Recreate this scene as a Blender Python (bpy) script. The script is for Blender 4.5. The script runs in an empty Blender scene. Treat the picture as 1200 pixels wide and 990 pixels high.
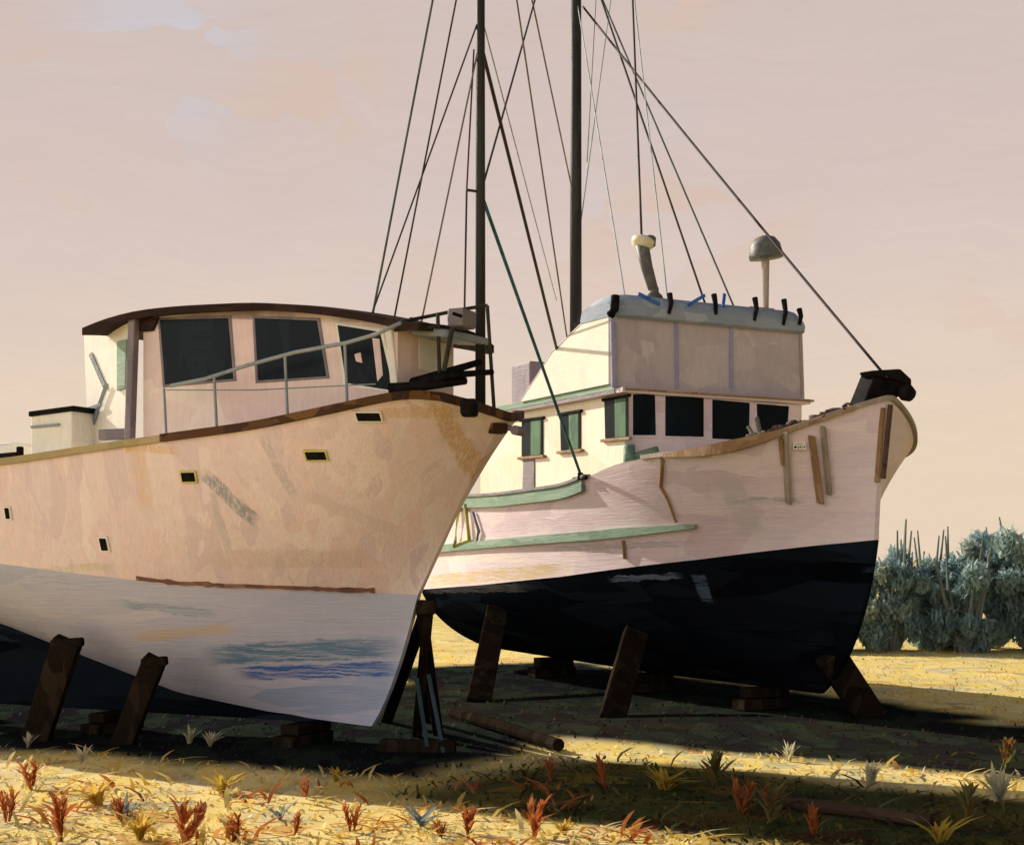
import bpy, math, random
import numpy as np
from mathutils import Vector, Matrix, noise
random.seed(7); rng = np.random.default_rng(7)
R = math.radians
C = bpy.context.scene.collection
# ------------------------------------------------------------------ camera numbers (photo pixels 1200 x 990)
F, CX, HY, EYE = 1667.0, 600.0, 650.0, 2.5
def at(px, py, d): return Vector(((px-CX)/F*d, d, EYE-(py-HY)/F*d))
def gnd(px, py):
    d = F*EYE/(py-HY); return Vector(((px-CX)/F*d, d, 0))
def lerp(x, pts):
    xs = [p[0] for p in pts]; ys = [p[1] for p in pts]
    return float(np.interp(x, xs, ys))
def srgb(r, g, b):
    f = lambda c: ((c/255+.055)/1.055)**2.4 if c > 10 else c/255/12.92
    return (f(r), f(g), f(b), 1)

# ------------------------------------------------------------------ objects
def tag(o, label=None, cat=None, group=None, kind=None):
    for k, v in (('label', label), ('category', cat), ('group', group), ('kind', kind)):
        if v: o[k] = v
    return o
def empty(name, loc, rz=0, **kw):
    o = bpy.data.objects.new(name, None); C.objects.link(o)
    o.location = loc; o.rotation_euler = (0, 0, rz); o.empty_display_size = .3
    return tag(o, **kw)
class MB:
    def __init__(s): s.v = []; s.f = []; s.m = []
    def add(s, vs, fs, mi=0):
        n = len(s.v); s.v += [tuple(v) for v in vs]
        s.f += [tuple(i+n for i in f) for f in fs]; s.m += [mi]*len(fs); return s
    def box(s, c, size, rot=None, mi=0, taper=1.0):
        hx, hy, hz = (q/2 for q in size); M = rot or Matrix.Identity(3); c = Vector(c)
        vs = []
        for z in (-1, 1):
            k = taper if z > 0 else 1
            for x, y in ((-1, -1), (1, -1), (1, 1), (-1, 1)):
                vs.append(c+M @ Vector((x*hx*k, y*hy*k, z*hz)))
        return s.add(vs, [(3, 2, 1, 0), (4, 5, 6, 7), (0, 1, 5, 4), (1, 2, 6, 5), (2, 3, 7, 6), (3, 0, 4, 7)], mi)
    def bar(s, p, q, w, h, up=(0, 0, 1), mi=0, taper=1.0):
        p = Vector(p); q = Vector(q); t = (q-p).normalized(); up = Vector(up)
        if abs(t.dot(up)) > .98: up = Vector((0, 1, 0))
        a = t.cross(up).normalized(); b = a.cross(t)
        M = Matrix((a, b, t)).transposed()
        return s.box((p+q)/2, (w, h, (q-p).length), M, mi, taper)
    def tube(s, pts, r, n=8, r2=None, mi=0):
        pts = [Vector(p) for p in pts]; N = len(pts); vs = []; fs = []
        for i, p in enumerate(pts):
            t = (pts[min(i+1, N-1)]-pts[max(i-1, 0)]).normalized()
            u = Vector((0, 0, 1)) if abs(t.z) < .9 else Vector((0, 1, 0))
            a = t.cross(u).normalized(); b = a.cross(t)
            rr = r if r2 is None else r+(r2-r)*i/(N-1)
            for k in range(n):
                an = 2*math.pi*k/n; vs.append(p+a*rr*math.cos(an)+b*rr*math.sin(an))
        for i in range(N-1):
            for k in range(n):
                k2 = (k+1) % n; fs.append((i*n+k, i*n+k2, (i+1)*n+k2, (i+1)*n+k))
        fs.append(tuple(range(n))[::-1]); fs.append(tuple((N-1)*n+k for k in range(n)))
        return s.add(vs, fs, mi)
    def prism(s, poly, off, mi=0):
        poly = [Vector(p) for p in poly]; off = Vector(off); n = len(poly)
        vs = poly+[p+off for p in poly]
        fs = [tuple(range(n))[::-1], tuple(range(n, 2*n))]
        fs += [(i, (i+1) % n, n+(i+1) % n, n+i) for i in range(n)]
        return s.add(vs, fs, mi)
    def sweep(s, pts, w, h, hs=None, mi=0):          # rectangular section swept along a curve, w sideways, h up
        pts = [Vector(p) for p in pts]; N = len(pts); vs = []; fs = []
        for i, p in enumerate(pts):
            t = pts[min(i+1, N-1)]-pts[max(i-1, 0)]; t.z = 0; t.normalize()
            a = Vector((t.y, -t.x, 0)); hh = h if hs is None else hs[i]
            for x, z in ((-1, -1), (1, -1), (1, 1), (-1, 1)):
                vs.append(p+a*(x*w/2)+Vector((0, 0, z*hh/2)))
        for i in range(N-1):
            for k in range(4):
                k2 = (k+1) % 4; fs.append((i*4+k, i*4+k2, (i+1)*4+k2, (i+1)*4+k))
        fs.append((3, 2, 1, 0)); fs.append(tuple((N-1)*4+k for k in range(4)))
        return s.add(vs, fs, mi)
    def grid(s, rows, flip=False, mi=0):
        nu = len(rows); nv = len(rows[0]); vs = [p for r in rows for p in r]; fs = []
        for i in range(nu-1):
            for j in range(nv-1):
                f = (i*nv+j, (i+1)*nv+j, (i+1)*nv+j+1, i*nv+j+1)
                fs.append(f[::-1] if flip else f)
        return s.add(vs, fs, mi)
    def build(s, name, mat, parent=None, smooth=False, bevel=0, fix=True, **kw):
        me = bpy.data.meshes.new(name); me.from_pydata(s.v, [], s.f); me.validate()
        if fix:
            import bmesh
            b = bmesh.new(); b.from_mesh(me); bmesh.ops.recalc_face_normals(b, faces=b.faces); b.to_mesh(me); b.free()
        for m in (mat if isinstance(mat, list) else [mat]): me.materials.append(m)
        if isinstance(mat, list) and len(me.polygons) == len(s.m):
            for p, i in zip(me.polygons, s.m): p.material_index = i
        if smooth:
            for p in me.polygons: p.use_smooth = True
        o = bpy.data.objects.new(name, me); C.objects.link(o)
        if parent: o.parent = parent
        if bevel:
            b = o.modifiers.new('bevel', 'BEVEL'); b.width = bevel; b.segments = 2; b.limit_method = 'ANGLE'
        return tag(o, **kw)
def lathe(mb, c, prof, n=16, rot=None):
    M = rot or Matrix.Identity(3); c = Vector(c); vs = []; fs = []
    for r, z in prof:
        for k in range(n):
            a = 2*math.pi*k/n; vs.append(c+M @ Vector((r*math.cos(a), r*math.sin(a), z)))
    for i in range(len(prof)-1):
        for k in range(n):
            k2 = (k+1) % n; fs.append((i*n+k, i*n+k2, (i+1)*n+k2, (i+1)*n+k))
    fs.append(tuple(range(n))[::-1]); fs.append(tuple((len(prof)-1)*n+k for k in range(n)))
    return mb.add(vs, fs)

# ------------------------------------------------------------------ materials: brushed-on paint, laid in object space
class NT:
    def __init__(s, tree): s.t = tree; s.n = tree.nodes; s.l = tree.links
    def node(s, typ, **kw):
        n = s.n.new(typ)
        for k, v in kw.items():
            if k == 'op': n.operation = v
            else: setattr(n, k, v)
        return n
    def link(s, a, b): s.l.new(a, b)
    def put(s, sock, v):
        if hasattr(v, 'links') or isinstance(v, bpy.types.NodeSocket): s.link(v, sock)
        else: sock.default_value = v
    def math(s, op, a, b=0.0, c=None, clamp=False):
        n = s.node('ShaderNodeMath', op=op, use_clamp=clamp)
        s.put(n.inputs[0], a); s.put(n.inputs[1], b)
        if c is not None: s.put(n.inputs[2], c)
        return n.outputs[0]
    def mix(s, fac, a, b, mode='MIX'):
        n = s.node('ShaderNodeMix', data_type='RGBA', blend_type=mode)
        s.put(n.inputs[0], fac); s.put(n.inputs[6], a); s.put(n.inputs[7], b); return n.outputs[2]
    def mapping(s, vec, scale=(1, 1, 1), rot=(0, 0, 0), loc=(0, 0, 0)):
        n = s.node('ShaderNodeMapping'); s.link(vec, n.inputs[0])
        n.inputs['Scale'].default_value = scale; n.inputs['Rotation'].default_value = rot; n.inputs['Location'].default_value = loc
        return n.outputs[0]
    def noise(s, vec, scale=1, detail=2, rough=.5):
        n = s.node('ShaderNodeTexNoise'); s.link(vec, n.inputs['Vector'])
        n.inputs['Scale'].default_value = scale; n.inputs['Detail'].default_value = detail; n.inputs['Roughness'].default_value = rough
        return n
    def warp(s, vec, amt, scale):
        nz = s.noise(vec, scale, 2).outputs['Color']
        a = s.node('ShaderNodeVectorMath', op='SUBTRACT'); s.link(nz, a.inputs[0]); a.inputs[1].default_value = (.5, .5, .5)
        b = s.node('ShaderNodeVectorMath', op='SCALE'); s.link(a.outputs[0], b.inputs[0]); b.inputs['Scale'].default_value = amt
        c = s.node('ShaderNodeVectorMath', op='ADD'); s.link(vec, c.inputs[0]); s.link(b.outputs[0], c.inputs[1]); return c.outputs[0]
    def voro(s, vec, scale=1, smooth=.15):
        n = s.node('ShaderNodeTexVoronoi', feature='F1'); s.link(vec, n.inputs['Vector'])
        n.inputs['Scale'].default_value = scale; return n
    def sep(s, col):
        n = s.node('ShaderNodeSeparateColor'); s.link(col, n.inputs[0]); return n.outputs
    def ramp(s, fac, stops):
        n = s.node('ShaderNodeValToRGB'); s.link(fac, n.inputs[0]); e = n.color_ramp.elements
        while len(e) < len(stops): e.new(.5)
        for el, (p, c) in zip(e, stops): el.position = p; el.color = c
        return n.outputs[0]
    def smooth(s, x, a, b):
        n = s.node('ShaderNodeMapRange', interpolation_type='SMOOTHSTEP'); s.put(n.inputs[0], x)
        n.inputs[1].default_value = a; n.inputs[2].default_value = b; return n.outputs[0]
def c4(c): return tuple(c)+(1,) if len(c) == 3 else tuple(c)
def paint(name, cols, scale=(1.2, 1.2, 3), rot=(0, .5, 0), rough=.6, bump=.25, bristle=(3, 3, 60), stains=(), spec=.3, amt=.8, second=True, bscale=.012):
    """old hand-brushed paint: overlapping strokes of slightly different tins, bristle ridges, stains at given places
    stains: (x, z, half width, half height, angle, colour, strength)"""
    m = bpy.data.materials.new(name); m.use_nodes = True; T = NT(m.node_tree)
    b = T.n['Principled BSDF']; co = T.node('ShaderNodeTexCoord').outputs['Object']
    w = T.warp(T.warp(co, .12, 1.6), .035, 17)
    v1 = T.voro(T.mapping(w, scale, rot), 1.0)
    k1 = T.sep(v1.outputs['Color'])[0]
    n = len(cols); stops = [(.12+.76*i/max(1, n-1), c4(c)) for i, c in enumerate(cols)]
    col = T.ramp(k1, stops)
    if second:
        for dr, off, ch, th in ((-1.15, (3.1, 1.7, 5.3), 2, .55), (.75, (7.7, 2.9, 1.1), 0, .66)):
            v2 = T.voro(T.mapping(w, (scale[0]*1.3, scale[1]*1.3, scale[2]*.8), (rot[0], rot[1]+dr, rot[2]), off), 1.0)
            s2 = T.sep(v2.outputs['Color']); col2 = T.ramp(s2[1], stops)
            edge = T.math('ADD', s2[ch], T.math('MULTIPLY', T.math('SUBTRACT', T.noise(T.mapping(w, bristle, (rot[0], rot[1]+dr, rot[2])), 1, 2).outputs['Fac'], .5), .35))
            col = T.mix(T.smooth(edge, th, th+.10), col, col2)
    base = c4(tuple(sum(c[i] for c in cols)/n for i in range(3)))
    col = T.mix(amt, base, col)
    br = T.noise(T.mapping(w, bristle, rot), 1, 3, .6).outputs['Fac']
    wide = T.noise(T.mapping(w, (1, 1, 1)), 7, 4, .6).outputs['Fac']
    val = T.math('ADD', T.math('MULTIPLY', br, .28), T.math('ADD', T.math('MULTIPLY', wide, .16), .78))
    vv = T.node('ShaderNodeCombineColor')
    for i in range(3): T.link(val, vv.inputs[i])
    col = T.mix(1.0, col, vv.outputs[0], 'MULTIPLY')
    if stains:
        sx = T.node('ShaderNodeSeparateXYZ'); T.link(T.warp(co, .10, 6), sx.inputs[0])
        for (x0, z0, hw, hh, an, c, st) in stains:
            dx = T.math('SUBTRACT', sx.outputs[0], x0); dz = T.math('SUBTRACT', sx.outputs[2], z0)
            ca, sa = math.cos(an), math.sin(an)
            u = T.math('ADD', T.math('MULTIPLY', dx, ca), T.math('MULTIPLY', dz, sa))
            v = T.math('ADD', T.math('MULTIPLY', dx, -sa), T.math('MULTIPLY', dz, ca))
            fu = T.smooth(T.math('ABSOLUTE', u), hw*1.1, hw*.7); fv = T.smooth(T.math('ABSOLUTE', v), hh*1.1, hh*.75)
            f = T.math('MULTIPLY', T.math('MULTIPLY', fu, fv), T.math('MULTIPLY', T.smooth(br, .3, .6), st))
            col = T.mix(f, col, c4(c))
    T.link(col, b.inputs['Base Color'])
    b.inputs['Roughness'].default_value = rough; b.inputs['Specular IOR Level'].default_value = spec
    if bump:
        h = T.math('ADD', T.math('MULTIPLY', br, .6), T.math('MULTIPLY', v1.outputs['Distance'], .5))
        bn = T.node('ShaderNodeBump'); bn.inputs['Strength'].default_value = bump; bn.inputs['Distance'].default_value = bscale*4
        T.link(h, bn.inputs['Height']); T.link(bn.outputs[0], b.inputs['Normal'])
    return m
def leafmat(name, attr='col', rough=.7, trans=.0):
    m = bpy.data.materials.new(name); m.use_nodes = True; T = NT(m.node_tree); b = T.n['Principled BSDF']
    a = T.node('ShaderNodeAttribute'); a.attribute_name = attr
    co = T.node('ShaderNodeTexCoord').outputs['Object']
    nz = T.noise(co, 25, 2).outputs['Fac']
    vv = T.node('ShaderNodeCombineColor'); val = T.math('ADD', T.math('MULTIPLY', nz, .5), .75)
    for i in range(3): T.link(val, vv.inputs[i])
    T.link(T.mix(1.0, a.outputs['Color'], vv.outputs[0], 'MULTIPLY'), b.inputs['Base Color'])
    b.inputs['Roughness'].default_value = rough; b.inputs['Specular IOR Level'].default_value = .05
    tr = T.node('ShaderNodeBsdfTranslucent'); T.link(b.inputs['Base Color'].links[0].from_socket, tr.inputs[0])
    mx = T.node('ShaderNodeMixShader'); mx.inputs[0].default_value = .5; T.link(b.outputs[0], mx.inputs[1]); T.link(tr.outputs[0], mx.inputs[2]); T.link(mx.outputs[0], T.n['Material Output'].inputs[0])
    return m

M = {}
# ------------------------------------------------------------------ boat frames
class Boat:
    def __init__(s, x, d, a, OX): s.x, s.d, s.a, s.OX = x, d, a, OX; s.H = (math.cos(a), -math.sin(a)); s.N = (math.sin(a), math.cos(a))
    def P(s, st, b, z): return Vector((s.OX-st, b, z))                 # station aft of stem head, breadth (+ port), height
    def W(s, st, b, z): return Vector((s.x-s.H[0]*st+s.N[0]*b, s.d-s.H[1]*st+s.N[1]*b, z))
    def origin(s): return s.W(s.OX, 0, 0)
    def side(s, px, py, b):                                            # where a sight line meets the fore-and-aft plane at breadth b
        k = (px-CX)/F; st = (s.x+s.N[0]*b-k*(s.d+s.N[1]*b))/(s.H[0]-k*s.H[1])
        d = s.d-s.H[1]*st+s.N[1]*b; return s.P(st, b, EYE-(py-HY)/F*d)
    def front(s, px, py, st):                                          # ... and the athwartships plane at station st
        k = (px-CX)/F; b = (k*(s.d-s.H[1]*st)-(s.x-s.H[0]*st))/(s.N[0]-k*s.N[1])
        d = s.d-s.H[1]*st+s.N[1]*b; return s.P(st, b, EYE-(py-HY)/F*d)
    def w(s, p): return s.W(s.OX-p[0], p[1], p[2])
B1 = Boat(-.03, 17.5, R(25), 5.5)
B2 = Boat(5.42, 20.5, R(62), 6.0)

class Hull:
    def __init__(s, bt, L, stem, zk, zw, zs, Bs, Bw, ls, lw, taper, flare=1.3):
        s.__dict__.update(locals())
    def tp(s, t): q = max(0, (t/s.L-.55)/.45); return 1-s.taper*q*q
    def yd(s, t): return .045+s.Bs*(1-math.exp(-max(t, 0)/s.ls))*s.tp(t)
    def yw(s, t): return .045+s.Bw*(1-math.exp(-(max(t, 0)/s.lw)**1.25))*s.tp(t)
    def top(s, u, w):
        s0 = lerp(w, [(0, s.stem[1]), (1, s.stem[2])])+s.stem[3]*w*(1-w)
        t = (s.L-s0)*u**1.9; st = s0+t
        y = s.yw(t)+(s.yd(t)-s.yw(t))*w**s.flare
        zw, zs = lerp(st, s.zw), lerp(st, s.zs); return st, y, zw+(zs-zw)*w
    def bot(s, u, v):
        s0 = lerp(v, [(0, s.stem[0]), (1, s.stem[1])])+s.stem[4]*v*(1-v)
        t = (s.L-s0)*u**1.9; st = s0+t; ph = v*math.pi/2
        y = .045+(s.yw(t)-.045)*(.45*v+.55*math.sin(ph))
        zk, zw = lerp(st, s.zk), lerp(st, s.zw); return st, y, zk+(zw-zk)*(.6*v+.4*(1-math.cos(ph)))
    def shell(s, fn, nu=46, nv=14):
        mb = MB(); st_rows = []; po_rows = []
        for i in range(nu+1):
            a = []; b = []
            for j in range(nv+1):
                q, y, z = fn(i/nu, j/nv); a.append(s.bt.P(q, -y, z)); b.append(s.bt.P(q, y, z))
            st_rows.append(a); po_rows.append(b)
        mb.grid(st_rows); mb.grid(po_rows, True)
        mb.grid([po_rows[0], st_rows[0]])                              # stem face
        mb.grid([st_rows[-1], po_rows[-1]])                            # transom
        return mb
    def sheer(s, st, side, dz=0, out=0):
        t = st-s.stem[2]; return s.bt.P(st, side*(s.yd(t)+out), lerp(st, s.zs)+dz)
    def pt(s, st, z, side=-1, out=0):                                  # a point on the topsides at this station and height
        best = None
        for k in range(41):
            w = k/40; s0 = lerp(w, [(0, s.stem[1]), (1, s.stem[2])])+s.stem[3]*w*(1-w); t = st-s0
            if t < 0: continue
            y = s.yw(t)+(s.yd(t)-s.yw(t))*w**s.flare; zz = lerp(st, s.zw)+(lerp(st, s.zs)-lerp(st, s.zw))*w
            e = abs(zz-z)
            if best is None or e < best[0]: best = (e, y)
        return s.bt.P(st, side*((best[1] if best else .05)+out), z)
    def rail_pts(s, s0, s1, dz, out=0, n=40):
        return [s.sheer(s0+(s1-s0)*(i/n)**1.7, -1, dz, out) for i in range(n+1)]
def hull_table(H, bt):
    rows = []
    for i in range(260):
        for j in range(61):
            q, y, z = H.top(i/259, j/60); w = bt.W(q, -y, z); rows.append((CX+F*w.x/w.y, HY-F*(w.z-EYE)/w.y, q, y, z))
    return np.array(rows)
TAB = {}
def on_hull(px, py, H=None, bt=None, out=0.0, frame=False):
    H = H or H2; bt = bt or B2
    if bt not in TAB: TAB[bt] = hull_table(H, bt)
    t = TAB[bt]; e = np.hypot(t[:, 0]-px, t[:, 1]-py); k = np.argsort(e)[:4]; wgt = 1/(e[k]+.3); wgt /= wgt.sum()
    st, y, z = (float((t[k, c]*wgt).sum()) for c in (2, 3, 4)); p = bt.P(st, -y, z)
    fa = H.pt(st-.15, z, -1); fb = H.pt(st+.15, z, -1); tt = (fa-fb).normalized() if st > .5 else Vector((.3, 1, 0)).normalized()
    n = Vector((tt.y, -tt.x, 0)); n = -n if n.y > 0 and st > .5 else n
    if n.x < -.2: n = -n
    p = p+n*out
    return (p, tt, n) if frame else p
def smooth_tab(pts, n=60):                                             # soften a table of heights
    xs = np.array([p[0] for p in pts]); ys = np.array([p[1] for p in pts]); g = np.linspace(xs[0], xs[-1], n)
    v = np.interp(g, xs, ys)
    for _ in range(4): v[1:-1] = (v[:-2]+2*v[1:-1]+v[2:])/4
    return list(zip(g.tolist(), v.tolist()))

# ------------------------------------------------------------------ material set
W1 = [(.72, .57, .58), (.81, .62, .60), (.78, .64, .63), (.84, .69, .65), (.79, .60, .57), (.86, .74, .70), (.82, .62, .58)]
def b1x(px, py, b=-1.6): p = B1.side(px, py, b); return p.x, p.z
def b2x(px, py, b=-2.1): p = B2.side(px, py, b); return p.x, p.z
st1 = []
for (px, py, hw, hh, an, c, k) in ((487, 520, .09, .55, 0, (.62, .33, .08), .75), (470, 480, .5, .06, .1, (.65, .40, .15), .6),
        (170, 560, .12, .4, 0, (.70, .48, .22), .5), (185, 527, .45, .05, -.1, (.68, .45, .16), .7),
        (262, 583, .10, .42, .75, (.27, .30, .33), .85), (322, 545, .07, .38, .3, (.52, .47, .46), .7),
        (245, 610, .06, .4, 0, (.50, .45, .44), .6), (60, 668, .9, .05, .08, (.58, .50, .30), .6),
        (380, 600, .5, .08, -.5, (.60, .52, .47), .5), (300, 655, 1.0, .12, 0, (.66, .48, .38), .6)):
    x, z = b1x(px, py); st1.append((x, z, hw, hh, an, c, k))
M['hull1'] = paint('cream_hull_paint', W1, (3.4, 3.4, .6), (0, .45, 0), .55, .3, (30, 30, 3), st1, amt=.85)
M['bottom1'] = paint('pale_blue_bottom_paint', [(.46, .46, .58), (.56, .53, .62), (.36, .42, .56), (.60, .56, .62), (.20, .31, .48), (.50, .49, .60)], (.45, .45, 3.2), (0, .10, 0), .6, .3, (1.5, 1.5, 50),
    [(*b1x(300, 795), 1.1, .10, .05, (.04, .12, .38), 1), (*b1x(285, 770), 1.3, .14, .06, (.09, .20, .31), .95), (*b1x(425, 740), .07, .55, -.45, (.22, .29, .36), .8), (*b1x(450, 745), .06, .6, .5, (.60, .56, .62), .7), (*b1x(170, 745), .8, .07, .1, (.62, .42, .22), .75), (*b1x(165, 715), .7, .06, -.1, (.2, .3, .36), .8)])
M['cabin1'] = paint('cream_cabin_paint', [(0.77, 0.605, 0.55), (0.8, 0.651, 0.569), (0.78, 0.586, 0.55), (0.72, 0.549, 0.531), (0.83, 0.707, 0.618)], (.9, .9, 1.2), (0, .3, 0), .55, .2, (25, 25, 3))
M['cabin1w'] = paint('white_cabin_paint', [(.80, .76, .66), (.82, .78, .62), (.74, .72, .66), (.83, .78, .68)], (1, 1, 2), (0, .6, 0), .55, .2, (25, 25, 3))
M['rail1'] = paint('weathered_brown_rail', [(.035, .018, .012), (.06, .025, .012), (.14, .06, .02), (.02, .012, .01), (.20, .10, .03)], (1.5, 6, 6), (0, 0, 0), .65, .3, (4, 60, 60), spec=.12)
M['rail1o'] = paint('ochre_rail', [(.40, .31, .13), (.33, .27, .12), (.48, .36, .18)], (1.5, 6, 6), (0, 0, 0), .6, .3, (4, 60, 60))
M['rust'] = paint('rust_red_stripe', [(.16, .06, .035), (.22, .09, .05), (.10, .04, .03), (.28, .16, .10)], (3, 3, 6), (0, 0, 0), .7, .3)
M['roof1'] = paint('dark_brown_roof', [(.030, .020, .018), (.05, .028, .02), (.02, .014, .014), (.05, .03, .026)], (1.2, 2, 6), (0, 0, 0), .7, .3, (4, 40, 40), spec=.02)
M['glass'] = paint('dark_window_glass', [(.002, .006, .009), (.003, .010, .014), (.001, .003, .004), (.006, .018, .022)], (3, 3, 1.5), (0, .2, 0), .3, .05, spec=.10)
M['black'] = paint('black_gear_paint', [(.010, .009, .009), (.018, .015, .013), (.006, .006, .008)], (5, 5, 5), (0, 0, 0), .6, .3, spec=.02)
M['olive'] = paint('olive_black_tube', [(.03, .03, .018), (.05, .045, .02), (.02, .02, .016)], (5, 5, 3), (0, 0, 0), .6, .3, spec=.2)
M['mauve'] = paint('mauve_grey_paint', [(.20, .17, .18), (.26, .21, .22), (.16, .14, .16)], (3, 3, 2), (0, 0, 0), .6, .3)
M['greytube'] = paint('grey_teal_tube', [(.24, .28, .30), (.32, .33, .33), (.18, .24, .27)], (3, 3, 3), (0, 0, 0), .5, .2)
M['greenpaint'] = paint('faded_green_paint', [(.17, .28, .19), (.22, .33, .22), (.12, .20, .13), (.28, .38, .28)], (1.2, 2, 6), (0, 0, 0), .6, .3, (3, 30, 40))
M['darkgreen'] = paint('dark_green_curtain', [(.06, .14, .06), (.09, .19, .08), (.04, .09, .05)], (4, 4, 2), (0, 0, 0), .7, .2, (30, 30, 3))
W2 = [(.68, .54, .57), (.79, .65, .65), (.82, .69, .68), (.74, .59, .61), (.85, .74, .72), (.72, .61, .65)]
st2 = []
for (px, py, hw, hh, an, c, k) in ((560, 675, 3.4, .13, .05, (.62, .45, .18), .85), (830, 585, .5, .05, 0, (.30, .36, .36), .7), (815, 590, .2, .45, 0, (.55, .54, .50), .7),
        (930, 585, .12, .45, .0, (.55, .46, .36), .6), (560, 655, 2.6, .06, 0, (.82, .72, .58), .6), (700, 640, 2.0, .05, .02, (.40, .36, .40), .6)):
    x, z = b2x(px, py); st2.append((x, z, hw, hh, an, c, k))
M['hull2'] = paint('white_hull_paint', W2, (.7, .7, 3.0), (0, .15, .2), .55, .3, (2, 2, 40), st2, amt=.8)
M['bottom2'] = paint('black_bottom_paint', [(.003, .004, .006), (.006, .009, .014), (.002, .002, .003), (.014, .022, .032), (.003, .003, .004), (.007, .009, .014)], (.4, .4, 3), (0, .04, 0), .6, .25, (1.5, 1.5, 45),
    [(*b2x(540, 690), 2.6, .08, .03, (.10, .10, .10), .9), (*b2x(725, 677), .8, .05, .05, (.16, .21, .29), .9), (*b2x(770, 690), .12, .22, 0, (.10, .15, .22), .8), (*b2x(930, 660), .9, .05, .12, (.04, .07, .09), .9), (*b2x(985, 690, -1), .05, .3, .2, (.05, .08, .10), .9)], spec=0)
M['house2'] = paint('sunny_cream_house_paint', [(.80, .71, .50), (.82, .74, .54), (.78, .68, .52), (.84, .78, .62)], (.7, .7, 1.6), (0, .1, 0), .55, .2, (20, 20, 3))
M['canvas'] = paint('mauve_grey_canvas', [(.46, .39, .38), (.55, .46, .44), (.40, .35, .36), (.60, .52, .49), (.50, .42, .41)], (1.6, 1.6, 2.6), (.7, 0, 0), .8, .25, (20, 20, 3))
M['panel'] = paint('cream_side_canvas', [(.78, .72, .58), (.82, .77, .62), (.72, .68, .58)], (1.2, 1.2, 2), (0, .7, 0), .8, .25)
M['canopy'] = paint('blue_grey_canopy', [(.24, .29, .35), (.32, .36, .41), (.18, .24, .31), (.40, .44, .47)], (2, 1.2, 4), (0, 0, 0), .75, .25, (4, 4, 40))
M['blue'] = paint('bright_blue_cloth', [(.02, .07, .32), (.03, .12, .45), (.05, .16, .42)], (5, 5, 5), (0, 0, 0), .7, .2)
M['seam'] = paint('lavender_seam', [(.28, .28, .40), (.36, .34, .42)], (5, 5, 5), (0, 0, 0), .8, .2)
M['wood'] = paint('weathered_wood', [(.28, .16, .07), (.36, .22, .10), (.20, .11, .05), (.40, .28, .16)], (3, 3, 3), (0, 0, 0), .7, .35, (25, 25, 4))
M['greywood'] = paint('grey_weathered_wood', [(.34, .28, .21), (.42, .34, .27), (.28, .23, .18)], (3, 3, 3), (0, 0, 0), .7, .35, (25, 25, 4))
M['prop'] = paint('tarred_timber', [(.014, .010, .008), (.022, .015, .010), (.010, .008, .006), (.035, .025, .016)], (4, 4, 2), (0, .2, 0), .75, .4, (25, 25, 3), spec=0)
M['polewood'] = paint('dark_brown_pole_wood', [(.055, .035, .025), (.085, .055, .038), (.04, .026, .02)], (4, 4, 4), (0, 0, 0), .8, .3, spec=0)
M['chain'] = paint('rusty_brown_chain', [(.09, .05, .04), (.14, .08, .065), (.05, .03, .025)], (8, 8, 8), (0, 0, 0), .75, .4)
M['lamp'] = paint('grey_olive_enamel', [(.11, .11, .09), (.16, .15, .12), (.08, .08, .07)], (5, 5, 5), (0, 0, 0), .5, .2)
M['pale'] = paint('pale_yellow_enamel', [(.65, .60, .38), (.7, .64, .42)], (5, 5, 5), (0, 0, 0), .5, .2)
M['yellow'] = paint('yellow_green_rope', [(.60, .55, .12), (.52, .50, .16), (.65, .58, .2)], (5, 5, 5), (0, 0, 0), .7, .2)
M['mast'] = paint('dark_mast_paint', [(.018, .018, .016), (.035, .032, .028), (.012, .011, .011), (.05, .048, .04)], (6, 6, .8), (0, 0, 0), .6, .3, (40, 40, 2), spec=.25)
M['mast1'] = paint('green_black_mast_paint', [(.022, .026, .024), (.035, .042, .037), (.014, .013, .012), (.03, .02, .016)], (6, 6, .8), (0, 0, 0), .6, .3, (40, 40, 2), spec=.25)
def wire(name, c): return paint(name, [c, tuple(q*1.6+.01 for q in c)], (9, 9, 2), (0, 0, 0), .7, 0, second=False)
M['tealdark'] = wire('dark_teal_timber', (.008, .028, .038)); M['w_dark'] = wire('dark_brown_wire', (.03, .02, .018)); M['w_grey'] = wire('grey_wire', (.13, .115, .10))
M['w_pale'] = wire('pale_teal_wire', (.27, .33, .32)); M['w_green'] = wire('dark_green_wire', (.055, .075, .07)); M['w_teal'] = wire('teal_rope', (.035, .12, .14))

# ------------------------------------------------------------------ BOAT ONE, cream
b1 = empty('trawler_boat', B1.origin(), -B1.a, label='large cream wooden boat with pale blue-grey bottom and brown rails propped at the left', cat='boat')
H1 = Hull(B1, 11.2, (1.94, 1.26, 0.0, .12, -.1), [(0, .3), (2, .3), (3.5, .40), (5, .60), (6.4, .98), (8.2, 1.48), (11.2, 2.0)],
          [(0, 1.98), (1.3, 2.0), (4, 2.1), (7, 2.4), (11.2, 2.75)],
          smooth_tab([(0, 4.17), (.12, 4.30), (.25, 4.40), (.45, 4.40), (.7, 4.33), (1.2, 4.21), (2.5, 4.02), (4.4, 3.88), (6.5, 3.70), (9, 3.62), (11.2, 3.7)]), 1.72, 1.55, .40, 2.4, .22, 1.0)
h1 = H1.shell(H1.top).build('hull', M['hull1'], b1, smooth=True)
H1.shell(H1.bot).build('hull_bottom', M['bottom1'], b1, smooth=True)
kp = [B1.P(2.6, -.06, .31), B1.P(10.2, -.06, .31), B1.P(10.6, -.06, 1.95), B1.P(8.2, -.06, 1.55), B1.P(6.4, -.06, 1.05), B1.P(5, -.06, .68), B1.P(3.5, -.06, .46)]
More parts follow.
